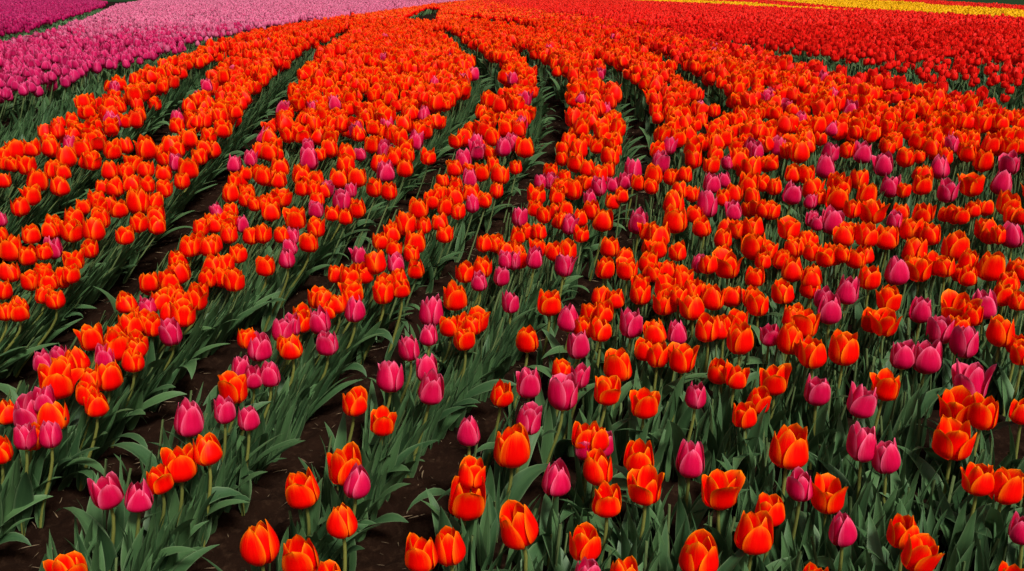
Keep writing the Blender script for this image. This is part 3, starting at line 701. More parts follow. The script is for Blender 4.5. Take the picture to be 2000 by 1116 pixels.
 (0.506, 3.136, -0.224, 0.81, 'Om', 35, 'cupped orange tulip right beside another orange one, sixty-five percent across, forty-eight percent down'),
 (0.917, 3.141, -0.221, 0.99, 'Om', 42, 'cupped orange tulip right beside another orange one, seventy-seven percent across, forty-seven percent down'),
 (1.336, 3.151, -0.219, 1.07, 'Oo', 55, 'wide-open orange tulip right beside a pink one, ninety percent across, forty-seven percent down'),
 (0.373, 3.107, -0.207, 0.92, 'Oo', 48, 'wide-open orange tulip in front of another orange one, sixty-one percent across, forty-seven percent down'),
 (0.302, 3.12, -0.209, 0.87, 'Om', 38, 'cupped orange tulip in front of another orange one, fifty-nine percent across, forty-seven percent down'),
 (-0.095, 3.111, -0.204, 0.86, 'Om', 38, 'cupped orange tulip behind a pink one, forty-seven percent across, forty-seven percent down'),
 (1.564, 3.14, -0.207, 1.22, 'Om', 52, 'cupped orange tulip behind a pink one, ninety-seven percent across, forty-seven percent down'),
 (1.419, 3.151, -0.21, 0.93, 'Om', 40, 'cupped orange tulip in front of another orange one, ninety-two percent across, forty-seven percent down'),
 (0.172, 3.15, -0.21, 0.91, 'Po', 40, 'wide-open pink tulip in front of an orange one, fifty-five percent across, forty-seven percent down'),
 (-0.818, 3.19, -0.219, 0.89, 'Om', 38, 'cupped orange tulip near a pink one, twenty-six percent across, forty-seven percent down'),
 (0.719, 3.213, -0.223, 1.14, 'Oo', 58, 'wide-open orange tulip in front of another orange one, seventy-one percent across, forty-seven percent down'),
 (-0.974, 3.132, -0.201, 0.87, 'Om', 38, 'cupped orange tulip right beside another orange one, twenty-one percent across, forty-seven percent down'),
 (-0.388, 3.206, -0.219, 0.87, 'Pm', 32, 'cupped pink tulip behind an orange one, thirty-nine percent across, forty-six percent down'),
 (0.64, 3.141, -0.199, 0.87, 'Om', 30, 'cupped orange tulip right beside a pink one, sixty-nine percent across, forty-six percent down'),
 (-0.448, 3.149, -0.197, 0.99, 'Om', 42, 'cupped orange tulip right beside a pink one, thirty-seven percent across, forty-six percent down'),
 (0.456, 3.216, -0.215, 0.89, 'Om', 38, 'cupped orange tulip behind another orange one, sixty-three percent across, forty-six percent down'),
 (1.52, 3.201, -0.206, 0.89, 'Om', 38, 'cupped orange tulip behind another orange one, ninety-five percent across, forty-six percent down'),
 (-1.44, 3.166, -0.193, 0.88, 'Oo', 45, 'wide-open orange tulip right beside a pink one, seven percent across, forty-six percent down'),
 (0.074, 3.194, -0.196, 0.86, 'Pm', 32, 'cupped pink tulip in front of an orange one, fifty-two percent across, forty-five percent down'),
 (-0.744, 3.181, -0.192, 0.85, 'Pc', 31, 'closed pink tulip in front of another pink one, twenty-eight percent across, forty-five percent down'),
 (1.156, 3.235, -0.202, 0.96, 'Om', 40, 'cupped orange tulip right beside another orange one, eighty-four percent across, forty-five percent down'),
 (-1.662, 3.307, -0.212, 0.91, 'Om', 38, 'cupped orange tulip right beside another orange one, three percent across, forty-five percent down'),
 (1.383, 3.315, -0.2, 1.16, 'Om', 48, 'cupped orange tulip behind a pink one, eighty-nine percent across, forty-four percent down'),
 (0.191, 3.342, -0.207, 0.92, 'Om', 38, 'cupped orange tulip behind a pink one, fifty-five percent across, forty-four percent down'),
 (-1.731, 3.335, -0.201, 1.04, 'Om', 42, 'cupped orange tulip right beside another orange one, one percent across, forty-four percent down'),
 (-1.594, 3.361, -0.203, 0.94, 'Pm', 34, 'cupped pink tulip right beside an orange one, five percent across, forty-four percent down'),
 (0.505, 3.37, -0.205, 0.93, 'Oo', 45, 'wide-open orange tulip in front of another orange one, sixty-four percent across, forty-four percent down'),
 (1.536, 3.351, -0.196, 1.23, 'Om', 50, 'cupped orange tulip behind another orange one, ninety-three percent across, forty-three percent down'),
 (0.842, 3.362, -0.198, 1.18, 'Om', 48, 'cupped orange tulip behind another orange one, seventy-four percent across, forty-three percent down'),
 (0.339, 3.347, -0.195, 0.92, 'Om', 38, 'cupped orange tulip right beside another orange one, sixty percent across, forty-three percent down'),
 (-1.033, 3.306, -0.18, 0.97, 'Om', 40, 'cupped orange tulip behind another orange one, twenty percent across, forty-three percent down'),
 (-1.103, 3.305, -0.18, 0.97, 'Om', 40, 'cupped orange tulip right beside another orange one, eighteen percent across, forty-three percent down'),
 (-0.344, 3.427, -0.196, 1.07, 'Om', 42, 'cupped orange tulip behind another orange one, forty percent across, forty-two percent down'),
 (-0.709, 3.38, -0.184, 0.93, 'Om', 38, 'cupped orange tulip right beside a pink one, thirty percent across, forty-two percent down'),
 (1.347, 3.48, -0.19, 1.15, 'Om', 45, 'cupped orange tulip in front of a pink one, eighty-seven percent across, forty-two percent down'),
 (1.777, 3.442, -0.176, 1.14, 'Pm', 40, 'cupped pink tulip right beside an orange one, ninety-nine percent across, forty-one percent down'),
 (1.268, 3.467, -0.182, 1.08, 'Om', 42, 'cupped orange tulip right beside another orange one, eighty-five percent across, forty-one percent down'),
 (1.184, 3.457, -0.18, 1.01, 'Om', 40, 'cupped orange tulip in front of a pink one, eighty-two percent across, forty-one percent down'),
 (0.516, 3.429, -0.169, 1.13, 'Om', 45, 'cupped orange tulip right beside a pink one, sixty-four percent across, forty-one percent down'),
 (1.478, 3.425, -0.167, 1.0, 'Om', 40, 'cupped orange tulip right beside another orange one, ninety-one percent across, forty-one percent down'),
 (-1.585, 3.494, -0.17, 1.09, 'Om', 42, 'cupped orange tulip in front of another orange one, seven percent across, forty percent down'),
 (-1.495, 3.469, -0.164, 1.05, 'Om', 41, 'cupped orange tulip in front of another orange one, nine percent across, forty percent down'),
 (1.441, 3.504, -0.167, 1.09, 'Om', 42, 'cupped orange tulip right beside a pink one, eighty-nine percent across, forty percent down'),
 (1.732, 3.554, -0.174, 1.11, 'Om', 42, 'cupped orange tulip right beside another orange one, ninety-six percent across, forty percent down'),
 (0.99, 3.472, -0.155, 1.06, 'Oo', 50, 'wide-open orange tulip right beside a pink one, seventy-seven percent across, forty percent down'),
 (0.869, 3.508, -0.159, 1.06, 'Om', 41, 'cupped orange tulip right beside a pink one, seventy-four percent across, forty percent down'),
 (-0.389, 3.561, -0.161, 1.07, 'Om', 41, 'cupped orange tulip right beside another orange one, forty percent across, thirty-nine percent down'),
 (0.468, 3.609, -0.167, 1.11, 'Pm', 38, 'cupped pink tulip near an orange one, sixty-two percent across, thirty-nine percent down'),
 (1.179, 3.585, -0.157, 1.22, 'Pm', 41, 'cupped pink tulip behind an orange one, eighty-one percent across, thirty-nine percent down'),
 (0.597, 3.56, -0.147, 1.23, 'Om', 48, 'cupped orange tulip in front of another orange one, sixty-six percent across, thirty-nine percent down'),
 (0.339, 3.63, -0.162, 1.09, 'Om', 41, 'cupped orange tulip right beside another orange one, fifty-nine percent across, thirty-nine percent down'),
 (-0.812, 3.656, -0.163, 1.06, 'Oo', 48, 'wide-open orange tulip behind a pink one, twenty-nine percent across, thirty-eight percent down'),
 (-1.649, 3.666, -0.16, 1.0, 'Om', 38, 'cupped orange tulip behind another orange one, seven percent across, thirty-eight percent down'),
 (1.566, 3.723, -0.158, 1.02, 'Om', 38, 'cupped orange tulip behind another orange one, ninety percent across, thirty-eight percent down'),
 (1.361, 3.694, -0.142, 1.28, 'Oo', 58, 'wide-open orange tulip right beside a pink one, eighty-five percent across, thirty-seven percent down'),
 (-0.352, 3.683, -0.13, 1.04, 'Om', 39, 'cupped orange tulip right beside another orange one, forty-one percent across, thirty-seven percent down'),
 (0.744, 3.727, -0.126, 1.22, 'Pm', 40, 'cupped pink tulip right beside an orange one, sixty-nine percent across, thirty-six percent down'),
 (1.954, 3.849, -0.144, 1.26, 'Om', 45, 'cupped orange tulip in front of a pink one, ninety-eight percent across, thirty-six percent down'),
 (0.619, 3.738, -0.121, 1.15, 'Om', 42, 'cupped orange tulip in front of another orange one, sixty-six percent across, thirty-six percent down'),
 (-1.467, 3.842, -0.137, 1.26, 'Om', 45, 'cupped orange tulip in front of another orange one, fourteen percent across, thirty-six percent down'),
 (-0.657, 3.781, -0.115, 1.16, 'Pm', 38, 'cupped pink tulip behind an orange one, thirty-three percent across, thirty-five percent down'),
 (1.284, 3.871, -0.128, 1.28, 'Om', 50, 'cupped orange tulip behind a pink one, eighty-two percent across, thirty-five percent down'),
 (1.107, 3.874, -0.108, 1.14, 'Pm', 36, 'cupped pink tulip in front of an orange one, seventy-seven percent across, thirty-four percent down'),
 (1.754, 3.952, -0.113, 1.21, 'Pm', 38, 'cupped pink tulip behind an orange one, ninety-three percent across, thirty-four percent down'),
 (1.228, 4.009, -0.118, 1.16, 'Om', 40, 'cupped orange tulip behind a pink one, seventy-nine percent across, thirty-three percent down'),
 (1.568, 4.071, -0.114, 1.24, 'Pm', 38, 'cupped pink tulip right beside an orange one, eighty-seven percent across, thirty-three percent down'),
 (1.903, 4.074, -0.109, 1.28, 'Oo', 55, 'wide-open orange tulip right beside a pink one, ninety-five percent across, thirty-two percent down'),
 (2.003, 4.021, -0.094, 1.28, 'Pm', 45, 'cupped pink tulip behind an orange one, ninety-eight percent across, thirty-two percent down'),
 (-1.996, 4.146, -0.106, 1.2, 'Om', 40, 'cupped orange tulip behind another orange one, four percent across, thirty-two percent down'),
 (1.465, 4.161, -0.1, 1.16, 'Om', 39, 'cupped orange tulip in front of a pink one, eighty-four percent across, thirty-one percent down'),
 (-0.547, 4.264, -0.088, 1.21, 'Pm', 35, 'cupped pink tulip in front of an orange one, thirty-eight percent across, thirty percent down'),
 (0.516, 4.211, -0.073, 1.19, 'Pm', 35, 'cupped pink tulip behind an orange one, sixty-two percent across, thirty percent down'),
 (1.041, 4.297, -0.077, 1.24, 'Om', 40, 'cupped orange tulip in front of a pink one, seventy-three percent across, twenty-nine percent down'),
 (1.822, 4.206, -0.062, 1.23, 'Pc', 35, 'closed pink tulip in front of an orange one, ninety-two percent across, twenty-nine percent down'),
 (-1.376, 4.2, -0.061, 1.21, 'Om', 40, 'cupped orange tulip right beside a pink one, eighteen percent across, twenty-nine percent down'),
 (1.367, 4.309, -0.076, 1.28, 'Pc', 38, 'closed pink tulip near an orange one, eighty-one percent across, twenty-nine percent down'),
 (1.618, 4.313, -0.066, 1.28, 'Pm', 41, 'cupped pink tulip in front of an orange one, eighty-six percent across, twenty-nine percent down'),
 (2.179, 4.335, -0.066, 1.25, 'Po', 41, 'wide-open pink tulip in front of an orange one, ninety-nine percent across, twenty-nine percent down'),
 (-0.899, 4.392, -0.056, 1.24, 'Pm', 35, 'cupped pink tulip right beside an orange one, thirty percent across, twenty-eight percent down'),
 (1.611, 4.559, -0.05, 1.28, 'Pm', 38, 'cupped pink tulip right beside an orange one, eighty-four percent across, twenty-seven percent down'),
]
HIDDEN = [(-1.164, 2.499, -0.292, 0.92, 'Oc'), (0.369, 2.599, -0.301, 0.8, 'Om'), (0.802, 2.561, -0.289, 0.78, 'Oo'), (-1.037, 2.594, -0.282, 0.89, 'Om'), (-0.63, 2.636, -0.296, 0.8, 'Oo'), (-0.141, 2.703, -0.299, 0.79, 'Om'), (0.408, 2.691, -0.273, 0.84, 'Oc'), (0.604, 2.763, -0.291, 0.87, 'Oc'), (1.285, 2.733, -0.276, 0.79, 'Om'), (-1.074, 2.764, -0.278, 0.82, 'Om'), (-0.102, 2.778, -0.274, 0.9, 'Oo'), (0.67, 2.809, -0.286, 0.85, 'Oo'), (1.078, 2.826, -0.293, 0.86, 'Om'), (-0.625, 2.821, -0.276, 0.88, 'Om'), (0.826, 2.775, -0.259, 0.79, 'Om'), (1.353, 2.834, -0.264, 0.92, 'Oc'), (-1.026, 2.845, -0.269, 0.87, 'Oc'), (0.217, 2.896, -0.281, 0.8, 'Oc'), (-1.42, 2.876, -0.263, 0.86, 'Om'), (-1.495, 2.875, -0.261, 0.87, 'Oc'), (0.486, 2.937, -0.267, 0.88, 'Oc'), (0.728, 2.89, -0.24, 0.78, 'Om'), (0.502, 2.983, -0.268, 0.83, 'Om'), (-0.493, 2.934, -0.254, 0.8, 'Oo'), (0.122, 2.894, -0.25, 0.86, 'Oc'), (-1.033, 2.919, -0.24, 0.87, 'Om'), (1.163, 2.944, -0.255, 0.94, 'Om'), (-0.603, 2.947, -0.259, 0.79, 'Oo'), (-1.391, 2.932, -0.252, 0.86, 'Om'), (-0.978, 2.98, -0.246, 0.84, 'Om'), (0.587, 3.0, -0.259, 0.89, 'Om'), (0.683, 2.959, -0.258, 0.79, 'Oo'), (1.544, 2.995, -0.257, 0.84, 'Om'), (-0.459, 3.02, -0.235, 0.91, 'Om'), (0.484, 3.008, -0.242, 0.95, 'Oo'), (-0.343, 3.026, -0.224, 0.93, 'Om'), (1.617, 3.109, -0.25, 0.95, 'Oc'), (-1.164, 3.077, -0.249, 0.93, 'Oc'), (-1.457, 3.11, -0.236, 0.9, 'Oo'), (0.956, 3.061, -0.214, 0.88, 'Oc'), (-0.959, 3.129, -0.232, 0.89, 'Oo'), (-0.955, 3.16, -0.249, 0.92, 'Om'), (1.488, 3.182, -0.24, 0.79, 'Om'), (-0.567, 3.1, -0.219, 0.82, 'Om'), (-1.088, 3.161, -0.233, 0.81, 'Om'), (-1.412, 3.125, -0.228, 0.85, 'Om'), (0.461, 3.193, -0.237, 0.79, 'Oc'), (1.686, 3.213, -0.234, 0.86, 'Om'), (-0.299, 3.23, -0.231, 0.8, 'Om'), (1.342, 3.201, -0.226, 0.91, 'Om'), (1.416, 3.219, -0.222, 0.94, 'Oo'), (-0.811, 3.257, -0.224, 0.8, 'Oo'), (-0.953, 3.187, -0.213, 0.83, 'Oo'), (0.939, 3.336, -0.228, 0.87, 'Oc'), (-1.14, 3.295, -0.222, 0.88, 'Oc'), (1.094, 3.279, -0.204, 0.94, 'Oo'), (1.208, 3.287, -0.206, 0.8, 'Oc'), (-0.348, 3.337, -0.207, 0.87, 'Oc'), (0.195, 3.397, -0.217, 0.95, 'Oc'), (0.861, 3.367, -0.194, 0.87, 'Om'), (0.019, 3.305, -0.199, 0.92, 'Oc'), (0.488, 3.402, -0.209, 0.91, 'Om'), (0.997, 3.391, -0.201, 0.93, 'Om'), (-0.37, 3.331, -0.192, 0.89, 'Oo'), (0.848, 3.432, -0.206, 0.93, 'Oo'), (0.321, 3.379, -0.198, 0.82, 'Oc'), (-1.098, 3.361, -0.189, 0.95, 'Om'), (-1.042, 3.372, -0.188, 0.91, 'Om'), (-0.056, 3.456, -0.208, 0.82, 'Om'), (-0.329, 3.498, -0.196, 0.82, 'Oo'), (-0.679, 3.428, -0.195, 0.93, 'Oo'), (1.064, 3.451, -0.195, 0.81, 'Om'), (1.375, 3.531, -0.2, 0.83, 'Om'), (1.219, 3.516, -0.18, 0.89, 'Oo'), (1.723, 3.502, -0.19, 0.8, 'Om'), (-1.317, 3.466, -0.164, 0.92, 'Oc'), (0.484, 3.47, -0.169, 0.81, 'Oo'), (1.501, 3.474, -0.18, 0.91, 'Oc'), (-1.028, 3.514, -0.182, 0.91, 'Om'), (-0.43, 3.579, -0.185, 0.94, 'Om'), (-1.516, 3.528, -0.169, 0.93, 'Om'), (-1.65, 3.541, -0.171, 0.81, 'Om'), (1.445, 3.576, -0.172, 0.83, 'Oc'), (0.788, 3.574, -0.176, 0.92, 'Oc'), (-1.099, 3.555, -0.159, 0.85, 'Om'), (-0.684, 3.586, -0.18, 0.79, 'Oc'), (0.846, 3.544, -0.172, 0.8, 'Oo'), (-0.396, 3.597, -0.178, 0.9, 'Om'), (-1.649, 3.656, -0.174, 0.84, 'Om'), (-1.052, 3.582, -0.16, 0.86, 'Oo'), (-1.343, 3.604, -0.154, 0.78, 'Om'), (0.177, 3.664, -0.171, 0.79, 'Oc'), (0.359, 3.676, -0.165, 0.85, 'Oc'), (-1.051, 3.642, -0.171, 0.91, 'Om'), (-0.617, 3.719, -0.157, 0.94, 'Oc'), (1.881, 3.664, -0.152, 0.92, 'Om'), (1.666, 3.673, -0.148, 0.95, 'Om'), (-1.345, 3.709, -0.16, 0.88, 'Oc'), (1.597, 3.771, -0.164, 0.93, 'Oo'), (1.393, 3.728, -0.153, 0.92, 'Om'), (-0.17, 3.703, -0.148, 0.94, 'Om'), (1.008, 3.806, -0.163, 0.91, 'Om'), (0.316, 3.813, -0.157, 0.86, 'Om'), (-0.602, 3.831, -0.152, 0.87, 'Om'), (0.942, 3.731, -0.136, 0.94, 'Oo'), (1.791, 3.783, -0.149, 0.83, 'Oc'), (-1.551, 3.769, -0.129, 0.86, 'Om'), (-1.905, 3.865, -0.149, 0.79, 'Om'), (-1.427, 3.909, -0.149, 0.94, 'Om'), (-0.948, 3.87, -0.138, 0.85, 'Oo'), (-0.102, 3.858, -0.131, 0.94, 'Om'), (1.23, 3.92, -0.13, 0.81, 'Om'), (-0.958, 3.981, -0.144, 0.83, 'Om'), (0.868, 3.925, -0.128, 0.87, 'Om'), (0.181, 3.938, -0.126, 0.91, 'Om'), (-1.936, 3.949, -0.121, 0.84, 'Oc'), (0.438, 3.903, -0.116, 0.9, 'Oc'), (-1.07, 3.959, -0.119, 0.87, 'Om'), (-0.286, 3.947, -0.119, 0.9, 'Om'), (-0.031, 4.034, -0.125, 0.94, 'Om'), (-0.759, 3.949, -0.112, 0.82, 'Oc'), (-0.546, 4.001, -0.118, 0.87, 'Oo'), (1.08, 4.057, -0.115, 0.9, 'Om'), (0.193, 4.032, -0.114, 0.94, 'Om'), (-1.874, 4.102, -0.11, 0.85, 'Oo'), (1.323, 4.024, -0.088, 0.95, 'Om'), (0.957, 4.036, -0.106, 0.89, 'Om'), (0.293, 4.102, -0.105, 0.9, 'Om'), (-1.334, 4.102, -0.101, 0.83, 'Om'), (-1.156, 4.181, -0.111, 0.94, 'Om'), (-0.962, 4.073, -0.09, 0.87, 'Om'), (-0.856, 4.165, -0.105, 0.91, 'Oo'), (-0.594, 4.183, -0.094, 0.88, 'Om'), (-1.024, 4.166, -0.097, 0.92, 'Om'), (0.608, 4.206, -0.101, 0.8, 'Om'), (1.724, 4.172, -0.079, 0.91, 'Oc'), (1.206, 4.183, -0.086, 0.91, 'Oc'), (1.188, 4.178, -0.075, 0.88, 'Om'), (-1.089, 4.251, -0.09, 0.91, 'Om'), (-0.178, 4.272, -0.085, 0.86, 'Oo'), (1.017, 4.339, -0.092, 0.9, 'Om'), (-1.388, 4.266, -0.07, 0.84, 'Oc'), (-0.253, 4.298, -0.068, 0.79, 'Oo'), (0.024, 4.301, -0.074, 0.89, 'Om'), (-0.577, 4.413, -0.069, 0.93, 'Oc'), (-2.233, 4.367, -0.067, 0.81, 'Oo'), (-0.055, 4.399, -0.079, 0.93, 'Om'), (-1.61, 4.436, -0.076, 0.91, 'Oc'), (1.118, 4.364, -0.07, 0.92, 'Om'), (2.125, 4.461, -0.074, 0.8, 'Oo'), (-1.9, 4.411, -0.064, 0.9, 'Oc'), (1.744, 4.388, -0.054, 0.91, 'Oo'), (-1.431, 4.527, -0.063, 0.91, 'Om'), (-0.35, 4.435, -0.048, 0.91, 'Oo'), (-0.477, 4.457, -0.057, 0.8, 'Oc'), (2.056, 4.514, -0.036, 0.88, 'Om'), (1.252, 4.519, -0.038, 0.89, 'Om'), (-0.099, 4.615, -0.067, 0.86, 'Om'), (-1.082, 4.564, -0.054, 0.89, 'Om'), (-2.279, 4.575, -0.035, 0.8, 'Om'), (0.697, 4.607, -0.047, 0.92, 'Oc'), (-1.995, 4.644, -0.042, 0.91, 'Oc'), (-0.851, 4.63, -0.037, 0.82, 'Om'), (0.063, 4.671, -0.038, 0.82, 'Oo'), (-2.162, 4.679, -0.052, 0.8, 'Oo'), (-1.73, 4.582, -0.023, 0.8, 'Om'), (-0.636, 4.702, -0.024, 0.88, 'Oo')]
